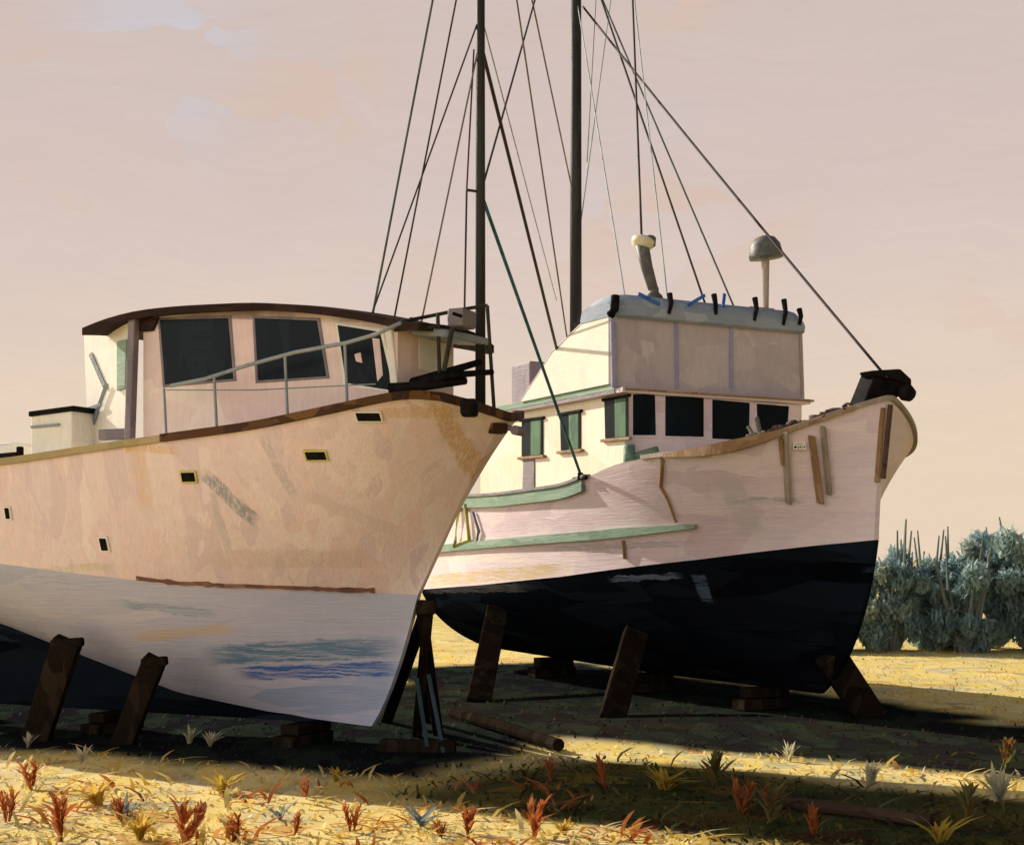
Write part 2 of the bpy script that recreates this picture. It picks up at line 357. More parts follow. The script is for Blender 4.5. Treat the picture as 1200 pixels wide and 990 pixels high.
MB().prism(kp, (0, .12, 0)).build('keel', M['bottom2'], b1, bevel=.015)  # black colour on this fin stands in for shade below the hull
def deck(H, drop, mat, parent, name='deck'):
    mb = MB(); rows = []
    for i in range(31):
        st = .25+(H.L-.3)*(i/30); z = lerp(st, H.zs)-drop; y = max(.02, H.pt(st, z-.02, 1).y-.09)
        rows.append([H.bt.P(st, y*k, z+.03*(1-k*k)) for k in (-1, -.5, 0, .5, 1)])
    mb.grid(rows)
    for sd in (-1, 1):                                                 # inside of the bulwark
        rr = [[H.bt.P(r_st, sd*max(.01, H.pt(r_st, lerp(r_st, H.zs)-drop-.02, 1).y-.08), lerp(r_st, H.zs)-drop-.02), H.bt.P(r_st, sd*max(.01, H.yd(r_st)-.07), lerp(r_st, H.zs))] for r_st in [.25+(H.L-.3)*(i/30) for i in range(31)]]
        mb.grid(rr)
    return mb.build(name, mat, parent)
deck(H1, .32, M['cabin1w'], b1)
def around(H, s1, dz, out, n=34):                                      # sheer line from starboard round the stem to port
    a = [H.sheer(s1*(i/n)**1.9, -1, dz, out) for i in range(n, 0, -1)]
    b = [H.sheer(s1*(i/n)**1.9, 1, dz, out) for i in range(1, n+1)]
    return a+b
MB().sweep(around(H1, 3.9, .02, .0), .12, .095).build('cap_rail', M['rail1'], h1)
for sd in (-1, 1):
    MB().sweep([H1.sheer(3.9+7.25*i/24, sd, .015, .0) for i in range(25)], .12, .085).build('cap_rail', M['rail1o'], h1, label='ochre after part of the rail')
st = [1.75+2.95*i/40 for i in range(41)]
MB().sweep([H1.pt(s, lerp(s, H1.zw)+.03+.02*noise.noise((s*3, 0, 0)), -1, .004) for s in st], .02, .06, [.04+.10*abs(noise.noise((s*6, 3, 0))) for s in st]).build('boot_stripe', M['rust'], h1)
for px, py, w, h in ((432, 488, .28, .11), (371, 533, .25, .11), (222, 558, .20, .12), (123, 637, .11, .17), (10, 601, .08, .15)):
    q, t, nn = on_hull(px, py, H1, B1, 0, True); u = (H1.pt(B1.OX-q.x, q.z+.1, -1)-H1.pt(B1.OX-q.x, q.z-.1, -1)).normalized(); nn = u.cross(t).normalized()
    if nn.y > 0: nn = -nn
    Mx = Matrix((t, u, nn)).transposed()
    ho = MB().box(q, (w+.04, h+.04, .05), Mx).build('scupper', M['yellow'] if px in (222, 371) else M['cabin1w'], h1, bevel=.01)
    MB().box(q+nn*.006, (w, h, .05), Mx).build('scupper_opening', M['black'], h1, bevel=.012)
p = H1.pt(.12, 4.05, -1, 0)
MB().box(p, (.22, .16, .13), Matrix.Rotation(.9, 3, 'Z')).build('hawse_hole', M['rail1'], h1, bevel=.02)
# stem head roller, seen at the very tip
MB().tube([B1.P(-.12, -.12, 4.02), B1.P(-.12, .12, 4.02)], .06, 12).bar(B1.P(.1, 0, 4.1), B1.P(-.14, 0, 4.0), .10, .06).build('stem_roller', M['mauve'], b1, bevel=.008)
# cabin
CB = -1.15; s_f = B1.OX-B1.side(466, 420, CB).x; s_a = B1.OX-B1.side(168, 420, CB).x
plan = [(s_f+(s_a-s_f)*i/16, CB) for i in range(15, -1, -1)]+[(s_f-.05, -.9), (s_f-.02, .25), (s_f+.25, .75), (s_f+.7, 1.0)]+[(s_f+.7+(s_a-s_f-.7)*i/12, 1.15) for i in range(1, 13)]+[(s_a, CB)]
mb = MB(); zt = lambda s: lerp(s, roofz)-.03
ep = [(95, 385), (125, 372), (165, 362), (215, 357), (300, 353), (370, 357), (440, 367), (482, 378)]
roofz = sorted([(B1.OX-B1.side(x, y, -1.3).x, B1.side(x, y, -1.3).z-.02) for x, y in ep]); roofz = smooth_tab(roofz, 40)
lo = [B1.P(s, b, lerp(s, H1.zs)-.34) for s, b in plan]; hi = [B1.P(s, b, zt(s)) for s, b in plan]; n = len(plan)
mb.add(lo+hi, [(i, (i+1) % n, n+(i+1) % n, n+i) for i in range(n)]+[tuple(range(n, 2*n))])
cab = mb.build('cabin', M['cabin1'], b1)
def quad_panel(pts, out, th, name, mat, parent, grow=0, **kw):
    c = sum(pts, Vector())/len(pts); pts = [p+(p-c).normalized()*grow for p in pts]; out = Vector(out)
    return MB().prism([p+out*.0 for p in pts], out*th).build(name, mat, parent, bevel=.012, **kw)
for q in ([(188, 375), (268, 373), (274, 444), (194, 451)], [(299, 373), (372, 376), (383, 441), (303, 446)], [(396, 381), (446, 389), (462, 458), (406, 449)]):
    pts = [B1.side(x, y, CB) for x, y in q]
    quad_panel(pts, (0, -1, 0), .012, 'window_frame', M['cabin1w'] if q[0][0] > 390 else M['mauve'], cab, grow=.05)
    quad_panel(pts, (0, -1, 0), .020, 'window_pane', M['glass'], cab)
for q in ([(437, 396), (446, 397), (450, 440), (443, 448)], [(416, 415), (424, 413), (426, 426), (418, 424)]):
    quad_panel([B1.side(x, y, CB) for x, y in q], (0, -1, 0), .026, 'pane_highlight', M['cabin1'], cab)  # pale strips painting the light seen through the pane
# front corner post of the cabin and the front windows
MB().bar(B1.P(s_f-.03, CB+.02, 3.9), B1.P(s_f+.12, CB+.02, zt(s_f)), .10, .10).build('corner_post', M['cabin1w'], cab, bevel=.02)
MB().box(B1.P(s_f-.04, -.34, 4.95), (.03, .75, .42)).build('window_pane', M['cabin1w'], cab, bevel=.01, label='boarded front window')
# roof
rows = []; S = [x for x, _ in roofz]
for i in range(25):
    s = S[0]-.12+(S[-1]-S[0]+.06)*i/24; z = lerp(s, roofz); taper = 1-.35*max(0, 1-(s-S[0])/.7)**2
    rows.append([B1.P(s, y*(taper if y > 0 else 1), z+.10*(1-(y/1.35)**2)) for y in np.linspace(-1.35, 1.3, 9)])
mb = MB(); mb.grid(rows); low = [[p-Vector((0, 0, .095)) for p in r] for r in rows]; mb.grid(low, True)
mb.grid([[r[0] for r in rows], [r[0] for r in low]]); mb.grid([[r[-1] for r in rows], [r[-1] for r in low]])
mb.grid([rows[0], low[0]]); mb.grid([rows[-1], low[-1]])
roof = mb.build('cabin_roof', M['roof1'], b1)
# grey visor lip at the forward end of the roof
MB().prism([B1.P(s_f-.15, -1.1, 5.20), B1.P(s_f-.55, -.9, 5.17), B1.P(s_f-.6, .1, 5.20), B1.P(s_f-.15, .1, 5.24)], (0, 0, -.10)).build('roof_visor', M['greytube'], b1, bevel=.03)
# wheelhouse door post and the open cockpit shelter aft of it
p0 = B1.side(157, 372, -1.25); p1 = B1.side(152, 517, -1.25)
MB().bar(p1, p0, .11, .11).build('roof_post', M['mauve'], b1, bevel=.015)
p0 = B1.side(185, 372, -1.2); p1 = B1.side(157, 375, -1.2)
MB().prism([p0, p1, p1-Vector((0, 0, .16)), p0-Vector((0.1, 0, .16))], (0, .06, 0)).build('post_bracket', M['roof1'], b1)
def scrp(x, y):                                                        # the screen runs aft and inboard from the post
    return B1.side(x, y, -1.15+.60*(152-x)/54)
scr = [scrp(x, y) for x, y in ((98, 388), (152, 372), (152, 524), (104, 532))]
aft = MB().prism(scr, (.02, .06, 0)).build('shelter_screen', M['cabin1w'], b1)
MB().prism([scrp(x, y) for x, y in ((140, 400), (151, 398), (149, 455), (140, 458))], (-.02, -.03, 0)).build('green_trim', M['greenpaint'], aft)
o_ = Vector((-.01, -.02, 0))
MB().bar(scrp(108, 415)+o_, scrp(124, 452)+o_, .06, .02, up=(0, 1, 0)).bar(scrp(128, 450)+o_*1.5, scrp(110, 500)+o_*1.5, .05, .02, up=(0, 1, 0)).bar(scrp(105, 480)+o_*2, scrp(122, 474)+o_*2, .04, .02, up=(0, 1, 0)).build('bracing_strap', M['greytube'], aft)
MB().box(B1.side(134, 509, -1.2), (.45, .12, .14)).build('step_board', M['mauve'], b1, bevel=.02)
bx = B1.OX-B1.side(60, 500, -1.0).x
lq = [B1.side(x, y, -1.15) for x, y in ((36, 486), (84, 480), (84, 548), (36, 548))]
lk = MB().prism(lq, (0, .6, 0)).build('deck_locker', M['cabin1w'], b1, bevel=.02)
MB().prism([B1.side(x, y, -1.19) for x, y in ((33, 482), (86, 475), (86, 481), (33, 488))], (0, .68, 0)).build('locker_lid', M['black'], lk, bevel=.012)
MB().prism([B1.side(x, y, -1.16) for x, y in ((37, 499), (70, 496), (70, 499), (37, 502))], (0, -.02, 0)).build('locker_slat', M['greytube'], lk)
MB().box(B1.P(bx+1.5, -.55, 3.6), (1.6, .9, .9)).build('engine_hatch', M['cabin1w'], b1, bevel=.04)
q = B1.side(10, 538, -1.62)
MB().bar(q-Vector((.35, 0, 0)), q+Vector((.2, 0, .02)), .12, .14).tube([q+Vector((.2, 0, 0)), q+Vector((.2, 0, .16))], .05, 10).build('rope_cleat', M['black'], b1, bevel=.02)
# side handrail with stanchions
RB = -1.5
tp = [B1.side(x, y, RB) for x, y in ((200, 452), (240, 444), (290, 428), (345, 413), (405, 402), (440, 392), (470, 378))]
hr = MB().tube(tp, .025, 8).build('handrail', M['greytube'], b1, smooth=True)
for x, y0, y1 in ((192, 455, 508), (251, 442, 495), (334, 416, 480), (404, 400, 470)):
    MB().tube([B1.side(x, y0, RB), B1.side(x+3, y1+6, RB)], .018, 8).build('stanchion', M['greytube'], hr)
MB().tube([B1.side(195, 457, RB), B1.side(300, 457, RB), B1.side(440, 450, RB)], .009, 6).build('lifeline', M['greytube'], hr)
# bow pulpit
def fr(px, py, st): return B1.front(px, py, st)
pl = MB().tube([B1.P(.9, -1.28, 5.22), fr(545, 362, .35), fr(571, 358, .15)], .022, 8).build('pulpit_rail', M['olive'], b1)
MB().tube([B1.side(462, 387, -1.2), fr(510, 383, .45)], .02, 8).build('pulpit_rail', M['olive'], b1)
for px, y0, y1, st in ((482, 372, 462, .95), (513, 368, 437, .5), (571, 358, 480, .1)):
    MB().tube([fr(px, y0, st), fr(px+ (8 if px > 560 else 2), y1, st)], .024, 8).build('stanchion', M['olive'], pl)
MB().tube([fr(530, 385, .3), fr(520, 435, .35)], .03, 8).build('stanchion', M['olive'], pl)
# black spars lashed on the foredeck
MB().tube([B1.P(1.0, -1.2, 4.42), fr(520, 440, .35), fr(577, 436, .05)], .055, 10, .035).build('boom', M['black'], b1, smooth=True)
MB().tube([B1.P(1.1, -.95, 4.5), fr(520, 437, .5), fr(563, 424, .2)], .06, 10, .04).build('boom', M['black'], b1, smooth=True)
MB().tube([B1.P(.95, -1.3, 4.46), fr(500, 452, .5), fr(545, 446, .25)], .06, 10, .05).build('boom', M['black'], b1, smooth=True)
MB().box(fr(550, 478, -.02), (.2, .26, .2), Matrix.Rotation(.4, 3, 'Z')).build('bow_chock', M['black'], b1, bevel=.04)
# mast and rigging
ms = .40; mbase = B1.P(ms, 0, 3.75); mtop = B1.P(ms, 0, 12.3)
mast = MB().tube([mbase, B1.P(ms, 0, 8), mtop], .066, 14, .05).build('mast', M['mast1'], b1, smooth=True)
lb = MB().box(fr(541, 374, .33), (.22, .36, .22)).build('mast_box', M['mauve'], mast, bevel=.03)
MB().box(fr(536, 369, .21), (.03, .22, .04)).build('box_slot', M['black'], mast, bevel=.01)
def mast_px(bt, st, py): d = bt.d-bt.H[1]*st; return EYE-(py-HY)/F*d
z225 = mast_px(B1, ms, 225); z358 = mast_px(B1, ms, 363)
ct = MB().tube([B1.P(ms, -.0, z225), B1.P(ms+.12, -.16, z225)], .018, 6).tube([B1.P(ms+.12, -.14, z225), B1.P(ms+.14, -.16, z358)], .014, 6).tube([B1.P(ms+.05, -.08, mast_px(B1, ms, 60)), B1.P(ms+.12, -.14, z225)], .012, 6).build('mast_ladder_wire', M['w_dark'], mast)
def lineobj(mb_pts, r, mat, parent=None, name='shroud', sag=0, **kw):
    a, b = Vector(mb_pts[0]), Vector(mb_pts[1]); pts = []
    for i in range(13):
        t = i/12; p = a.lerp(b, t); p.z -= sag*4*t*(1-t); pts.append(p)
    return MB().tube(pts, r, 6).build(name, mat, parent, smooth=True, **kw)
zt1 = 12.2
def roofpt(px, st):                                                    # a point on the cabin roof's fore edge seen at px
    p = B1.front(px, 370, st); p.z = lerp(st, roofz)+.03; return p
for px, st, ztop, yo, r, mt in ((437, 1.25, zt1, -.10, .016, 'w_green'), (462, 1.1, zt1-1.0, .10, .013, 'w_dark'), (436, 1.3, mast_px(B1, ms, 18), 0, .012, 'w_dark'), (493, .85, mast_px(B1, ms, 45), 0, .013, 'w_grey')):
    lineobj([B1.P(ms, yo, ztop), roofpt(px, st)], r, M[mt], mast)

# ------------------------------------------------------------------ BOAT TWO, white over black
b2 = empty('fishing_boat', B2.origin(), -B2.a, label='white boat with black bottom, tall wheelhouse and canvas flybridge propped at the right', cat='boat')
H2 = Hull(B2, 12.6, (1.45, .24, 0.0, .18, -.75), [(0, .38), (1.3, .38), (6, .36), (12.6, .45)],
          [(0, 2.74), (1, 2.64), (2.7, 2.43), (6, 2.12), (9, 1.92), (12.6, 1.75)],
          smooth_tab([(0, 4.74), (.25, 4.58), (.6, 4.33), (1.0, 4.16), (1.8, 4.03), (3, 4.02), (4, 3.97), (4.8, 3.78), (5.5, 3.66), (8, 3.6), (12.6, 3.68)]), 2.14, 2.0, .95, 2.3, .20, 1.4)
h2 = H2.shell(H2.top).build('hull', M['hull2'], b2, smooth=True)
H2.shell(H2.bot).build('hull_bottom', M['bottom2'], b2, smooth=True)
deck(H2, .35, M['house2'], b2)
MB().sweep(around(H2, 3.2, .02, 0), .11, .07).build('cap_rail', M['greywood'], h2)
for sd in (-1, 1):
    MB().sweep([H2.sheer(4.9+5.6*i/24, sd, -.10, .02) for i in range(25)], .06, .21).build('green_bulwark_board', M['greenpaint'], h2)
    MB().sweep([H2.sheer(4.8+6.0*i/24, sd, .03, .0) for i in range(25)], .16, .05).build('cap_rail', M['mauve'], h2)
    S = [2.6+9.9*i/50 for i in range(51)]
    MB().sweep([H2.pt(s, lerp(s, [(2.6, 2.94), (5, 2.82), (12.6, 2.58)]), sd, .03) for s in S], .09, .14, [.06+.09*min(1, (s-2.55)/1.5) for s in S]).build('rub_rail', M['greenpaint'], h2)
# stem guard
MB().bar(B2.P(.03, -.07, 4.62), B2.P(.16, -.06, 3.55), .07, .06).build('stem_guard', M['wood'], h2, bevel=.012)
MB().bar(B2.P(-.05, .0, 4.66), B2.P(.10, 0, 3.6), .05, .07).build('stem_guard', M['chain'], h2, bevel=.012)
# wooden strake and hanging fender boards on the bow
a = [on_hull(780+220*t, lerp(780+220*t, [(780, 522), (870, 512), (930, 497), (1000, 478)]), out=.05) for t in np.linspace(0, 1, 14)]
stk = MB().sweep(a, .07, .12, [.03+.12*math.sin(math.pi*min(1, i/9)) + .02 for i in range(14)]).build('bow_strake', M['wood'], h2)
for x0, y0, x1, y1, w, mt in ((919, 505, 925, 590, .12, 'greywood'), (950, 512, 962, 590, .13, 'wood'), (961, 500, 972, 580, .10, 'greywood'), (915, 515, 918, 545, .07, 'wood')):
    MB().bar(on_hull(x1, y1, out=.06), on_hull(x0, y0, out=.09), w, .045, up=(0, 1, 0)).build('fender_board', M[mt], h2, bevel=.01)
q, tt, nn = on_hull(937, 523, out=.03, frame=True)
Mx = Matrix((tt, nn, Vector((0, 0, 1)))).transposed()
np_ = MB().box(q, (.19, .03, .11), Mx).build('name_plate', M['panel'], h2, bevel=.004)
mb = MB(); nrm = nn
for i, (x, z, w, h) in enumerate(((-.06, -.015, .035, .03), (-.02, -.02, .012, .04), (.01, -.015, .02, .025), (.045, -.02, .012, .03), (.07, -.012, .012, .02), (-.01, .025, .1, .006))):
    mb.box(q+tt*x+Vector((0, 0, z))+nrm*.018, (w, .006, h), Mx)
mb.build('plate_lettering', M['black'], h2)
MB().tube([on_hull(777, 538, out=.02), on_hull(776, 570, out=.02), on_hull(784, 585, out=.03), on_hull(793, 612, out=.02)], .035, 8, .02).build('hanging_strap', M['wood'], h2)
MB().tube([on_hull(732, 633, out=.02), on_hull(733, 655, out=.02)], .03, 8).build('rust_bracket', M['wood'], h2)
# wheelhouse and after deckhouse
HB = 1.84; SF = 4.15; ZR = 5.14
wh = MB()
wh.add([B2.P(s, b, z) for z in (3.3, ZR) for s, b in ((SF, -HB), (SF, HB), (9.4, HB), (9.4, -HB))], [(0, 1, 5, 4), (1, 2, 6, 5), (2, 3, 7, 6), (3, 0, 4, 7), (4, 5, 6, 7)], 0)
mwh = [M['house2'], M['hull2']]
wh.m = [1, 0, 0, 0, 0]
house = wh.build('wheelhouse', mwh, b2, fix=True)
for k, q in enumerate(([(741, 462), (767, 462), (768, 510), (741, 510)], [(779, 464), (824, 466), (824, 512), (779, 511)], [(834, 468), (878, 472), (877, 516), (834, 514)], [(886, 473), (924, 476), (921, 514), (888, 514)])):
    pts = [B2.front(x, y, SF) for x, y in q]
    quad_panel(pts, (1, 0, 0), .015, 'window_frame', M['hull2'], house, grow=.05)
    quad_panel(pts, (1, 0, 0), .025, 'window_pane', M['glass'], house)
for q in ([(612, 494), (637, 491), (637, 533), (612, 535)], [(657, 487), (681, 483), (681, 526), (658, 528)], [(709, 470), (737, 465), (737, 512), (710, 514)]):
    pts = [B2.side(x, y, -HB) for x, y in q]
    quad_panel(pts, (0, -1, 0), .02, 'window_pane', M['glass'], house)
    gp = [pts[0].lerp(pts[1], .45), pts[0].lerp(pts[1], .93), pts[3].lerp(pts[2], .93), pts[3].lerp(pts[2], .45)]
    quad_panel(gp, (0, -1, 0), .028, 'green_curtain', M['darkgreen'], house)
    MB().bar(pts[3]+Vector((-.08, -.03, -.03)), pts[2]+Vector((.1, -.03, -.03)), .07, .05).build('window_sill', M['wood'], house, bevel=.008)
    MB().bar(pts[0]+Vector((-.04, -.02, .02)), pts[1]+Vector((.06, -.02, .02)), .06, .05).build('window_head', M['black'], house, bevel=.008)
# mauve door panel below the aft window, davit-like foot at the corner
pts = [B2.side(x, y, -HB) for x, y in ((614, 537), (627, 537), (627, 572), (613, 574))]
quad_panel(pts, (0, -1, 0), .02, 'side_door', M['mauve'], house)
MB().tube([B2.P(SF-.05, -HB+.05, 4.3), B2.P(SF-.06, -HB+.05, 3.85)], .10, 10).tube([B2.P(SF-.1, -HB+.1, 4.1), B2.P(SF-.5, -HB+.3, 4.2)], .06, 10).build('vent_pipe', M['greenpaint'], house, smooth=True)
# roof slab with green edge
def slab(mb, s0, s1, hb, z, th): return mb.box(B2.P((s0+s1)/2, 0, z-th/2), (s1-s0, 2*hb, th))
rf = slab(MB(), SF-.12, 9.6, HB+.12, ZR+.09, .085).build('house_roof', M['hull2'], b2, bevel=.015)
MB().bar(B2.P(SF+.1, -HB-.13, ZR+.12), B2.P(9.6, -HB-.13, ZR+.12), .10, .03, up=(0, 1, 0)).build('roof_edge', M['greenpaint'], rf)
MB().bar(B2.P(SF+.1, -HB-.13, ZR+.035), B2.P(9.6, -HB-.13, ZR+.035), .06, .02, up=(0, 1, 0)).build('roof_edge', M['mauve'], rf)
MB().bar(B2.P(SF-.135, -HB-.1, ZR+.06), B2.P(SF-.135, HB+.15, ZR+.06), .05, .035).build('roof_edge', M['wood'], rf)
# flybridge canvas
FB = 1.97; SFB = 4.28; z0 = ZR+.10; z1 = 6.46
fb = MB().add([B2.P(SFB, -FB, z0), B2.P(SFB, FB-.02, z0), B2.P(SFB+.05, FB-.03, z1), B2.P(SFB+.05, -FB, z1),
               B2.P(SFB+.08, -FB, z0), B2.P(SFB+.08, FB-.02, z0), B2.P(SFB+.13, FB-.03, z1), B2.P(SFB+.13, -FB, z1)],
              [(0, 1, 2, 3), (7, 6, 5, 4), (0, 4, 5, 1), (1, 5, 6, 2), (2, 6, 7, 3), (3, 7, 4, 0)]).build('flybridge_canvas', M['canvas'], b2, bevel=.02)
for px in (793, 857):
    MB().bar(B2.front(px, 455, SFB-.01), B2.front(px, 375, SFB+.03), .07, .02, up=(1, 0, 0)).build('canvas_seam', M['seam'], fb)
MB().bar(B2.P(SFB-.03, -FB-.01, z0), B2.P(SFB+.02, -FB-.01, z1), .10, .06, up=(1, 0, 0)).build('canvas_post', M['seam'], fb, bevel=.015)
MB().bar(B2.P(SFB-.02, FB-.01, z0), B2.P(SFB+.03, FB-.02, z1), .05, .04, up=(1, 0, 0)).build('canvas_post', M['greywood'], fb, bevel=.01)
for sd in (-1, 1):
    tri = [B2.side(x, y, -FB) for x, y in ((716, 450), (716, 366), (700, 366), (650, 414), (613, 471))]
    tri = [Vector((p.x, p.y*-sd, p.z)) for p in tri]
    pn = MB().prism(tri, (0, .05*sd, 0)).build('side_canvas', M['panel'], b2)
    e = [tri[4], tri[3], tri[2], tri[1]]
    MB().tube([p+Vector((0, .02*sd, .02)) for p in e], .035, 8).build('canvas_edge', M['canvas'], pn)
    MB().bar(Vector((B2.side(678, 400, -FB).x, sd*(FB+.02), B2.side(678, 400, -FB).z)), Vector((B2.side(706, 452, -FB).x, sd*(FB+.02), B2.side(706, 452, -FB).z)), .06, .02, up=(0, 1, 0)).build('canvas_seam', M['canvas'], pn)
bx_ = B2.side(626, 448, -1.2)
MB().box(Vector((bx_.x, -1.2, bx_.z-.05)), (.75, .6, .8)).build('roof_box', M['mauve'], b2, bevel=.03)
# canopy
sc0, sc1 = SFB-.10, SFB+2.1
prof = [(.06, -.03), (0, .0), (-.02, .16), (.03, .28), (.14, .36), (.3, .39), (.75, .39), (.92, .32), (.98, .05), (.95, -.02)]
rows = []
for y in np.linspace(-FB-.06, FB+.03, 25):
    e = abs(y)/(FB+.06); k = 1-.42*max(0, (e-.86)/.14)**2
    rows.append([B2.P(sc0+x+.10*max(0, (e-.8)/.2)**2, y, z1+(z*k if z > 0 else z)-.02) for x, z in prof])
mb = MB(); mb.grid(rows); mb.add(rows[0], [tuple(range(len(prof)))]); mb.add(rows[-1], [tuple(range(len(prof)))])
cp = mb.build('canopy', M['canopy'], b2, smooth=False)
def on_canopy(px, py):
    p = B2.front(px, py, sc0); return p+Vector((.02, 0, 0))
for px, y0, y1, dx in ((785, 344, 368, -2), (837, 345, 369, 1), (885, 349, 376, -2), (919, 351, 381, -2), (937, 362, 381, -1)):
    mp = on_canopy(px, (y0+y1)/2)
    MB().tube([on_canopy(px, y0)+Vector((-.03, 0, 0)), mp+Vector((.02, 0, 0)), on_canopy(px+dx, y1)], .05, 8, .03).build('canopy_strap', M['black'], cp)
MB().tube([B2.P(sc0+.02, -FB-.02, z1+.27), B2.P(sc0-.02, -FB-.06, z1+.04), B2.P(sc0+.1, -FB-.06, z1-.02)], .075, 10).build('canopy_strap', M['black'], cp, smooth=True)
for pa in (((748, 344), (772, 357)), ((826, 346), (805, 358)), ((849, 344), (846, 360))):
    MB().bar(on_canopy(*pa[0])+Vector((-.02, 0, 0)), on_canopy(*pa[1])+Vector((.01, 0, 0)), .06, .03, up=(1, 0, 0)).build('blue_strip', M['blue'], cp, bevel=.008)
# horn on the canopy
zc = z1+.40
hb_ = B2.front(766, 340, sc0+.5); hb_.z = zc-.02
hn = MB(); lathe(hn, hb_, [(.17, 0), (.15, .06), (.09, .12), (.085, .2)], 14)
tp_ = B2.front(752, 286, sc0+.5)
hn.tube([hb_+Vector((0, 0, .15)), hb_.lerp(tp_, .6), tp_], .085, 12, .12)
horn = hn.build('signal_horn', M['lamp'], b2, smooth=True)
hl = MB(); lathe(hl, tp_+Vector((0, .02, .02)), [(.09, -.1), (.19, -.04), (.20, .05), (.14, .09)], 16, Matrix.Rotation(-.3, 3, 'X')); hl.build('horn_mouth', M['pale'], horn, smooth=True)
sp = tp_+Vector((0, .3, .0)); sp = B2.front(762, 283, sc0+.45)
hl = MB(); lathe(hl, sp, [(.03, -.12), (.09, -.08), (.10, .06), (.05, .1)], 12); hl.build('horn_knob', M['lamp'], horn, smooth=True)
# searchlight / mushroom lamp on a post
lp = B2.front(897, 342, sc0+.6); lp.z = zc-.12
lt = B2.front(896, 292, sc0+.6)
la = MB(); la.tube([lp, Vector((lp.x, lp.y, lt.z-.02))], .055, 12, .075).box(lp+Vector((0, -.12, .14)), (.12, .55, .05)).build('lamp_post', M['greywood'], b2)
hd = MB(); lathe(hd, Vector((lp.x, lp.y, lt.z)), [(.30, -.17), (.31, -.12), (.27, .08), (.18, .2), (.06, .24)], 18, Matrix.Rotation(.12, 3, 'X')); hd.build('lamp_head', M['lamp'], b2, smooth=True)
# bow chock, chain and gear on the foredeck
bc = MB()
c0 = B2.front(1022, 470, .15); c1 = B2.front(1035, 440, .15)
w0 = [B2.front(x, y, .12) for x, y in ((1012, 474), (1027, 437), (1056, 434), (1058, 462), (1046, 470))]
bc.prism(w0, (-.34, 0, 0))
w1 = [B2.front(x, y, .05) for x, y in ((1022, 434), (1056, 432), (1069, 444), (1069, 456), (1058, 447), (1026, 440))]
bc.prism(w1, (-.30, 0, 0)).build('bow_windlass', M['black'], b2, bevel=.03)
wr = MB(); lathe(wr, B2.front(1062, 460, -.02), [(.02, -.14), (.10, -.1), (.13, 0), (.10, .09), (.03, .12)], 12, Matrix.Rotation(1.2, 3, 'X')); wr.build('bow_roller', M['black'], b2, smooth=True)
mb = MB(); pts = [H2.sheer(s, -1, .07, -.05) for s in np.linspace(.25, 1.25, 12)]
for i in range(11):
    for k in range(4):
        c = pts[i].lerp(pts[i+1], random.random())+Vector((random.uniform(-.05, .05), random.uniform(-.02, .10), random.uniform(-.03, .03)))
        e = Matrix.Rotation(random.uniform(0, 3), 3, 'Z') @ Matrix.Rotation(random.uniform(-1, 1), 3, 'X')
        ring = [c+e @ Vector((.075*math.cos(t), .045*math.sin(t), 0)) for t in np.linspace(0, 2*math.pi, 9)]
        mb.tube(ring, .022, 6)
mb.build('anchor_chain', M['chain'], b2, smooth=True)
g = H2.sheer(1.15, -1, .0, -.1)
MB().box(g+Vector((0, 0, .04)), (.3, .22, .12), Matrix.Rotation(.5, 3, 'Z')).tube([g+Vector((.05, 0, .1)), g+Vector((.0, -.03, .36))], .04, 8).tube([g+Vector((-.1, 0, .1)), g+Vector((-.2, -.03, .24))], .03, 8).build('deck_winch', M['lamp'], b2, bevel=.02)
# cleat that takes the teal rope
cl = on_hull(682, 561, out=.05)
MB().bar(cl+Vector((-.22, 0, .02)), cl+Vector((.2, 0, .03)), .06, .06).tube([cl, cl+Vector((0, 0, .12))], .05, 8).build('rope_cleat', M['black'], b2, bevel=.012)
# yellow rope hanging at the quarter
MB().tube([on_hull(x, y, out=.06) for x, y in ((545, 578), (540, 600), (536, 640), (553, 632), (549, 590))], .045, 8).build('yellow_line', M['yellow'], b2, smooth=True)
MB().tube([on_hull(x, y, out=.05) for x, y in ((557, 600), (564, 622), (561, 634))], .035, 8).build('fender_line', M['greytube'], b2, smooth=True)
# mast, crosstree and rigging
m2 = B2.OX-0; s2 = 8.84
mast2 = MB().tube([B2.P(s2, 0, ZR+.05), B2.P(s2, 0, 10), B2.P(s2, 0, 17.6)], .125, 16, .105).build('mast', M['mast'], b2, smooth=True)
dm = B2.d-B2.H[1]*s2
def z2(py): return EYE-(py-HY)/F*dm
def mpt(px, py): return B2.front(px, py, s2)
MB().tube([mpt(600, -255), mpt(760, -255)], .06, 10).build('crosstree', M['mast'], mast2)
def can(px, s=sc0+.7, z=zc-.03): p = B2.front(px, 340, s); p.z = z; return p
def xt(px, py, qx, qy, at_y=-255):                                     # where the line through two points reaches the crosstree
    return px+(qx-px)*(at_y-py)/(qy-py)
for a_, b_, end, r, mt, top in (
        ((706, 0), (828, 340), can(828), .020, 'w_dark', (676, -84)), ((760, 115), (862, 340), can(862), .017, 'w_green', (676, -70)),
        ((745, 5), (783, 335), can(783), .012, 'w_pale', None), ((685, 50), (733, 340), can(733), .013, 'w_pale', (676, 0)),
        ((738, 0), (745, 280), tp_+Vector((0, 0, .08)), .020, 'w_dark', None)):
    t = top or (xt(*a_, *b_), -255)
    lineobj([mpt(*t), end], r, M[mt], mast2)
lineobj([mpt(xt(715, 10, 682, 260), -255), mpt(680, 265)], .013, M['w_pale'], mast2)
lineobj([mpt(xt(698, 5, 690, 150), -255), mpt(688, 190)], .009, M['w_grey'], mast2)
lineobj([mpt(683, 8), B2.P(.05, .02, 5.06)], .021, M['w_dark'], mast2, 'forestay', .05)

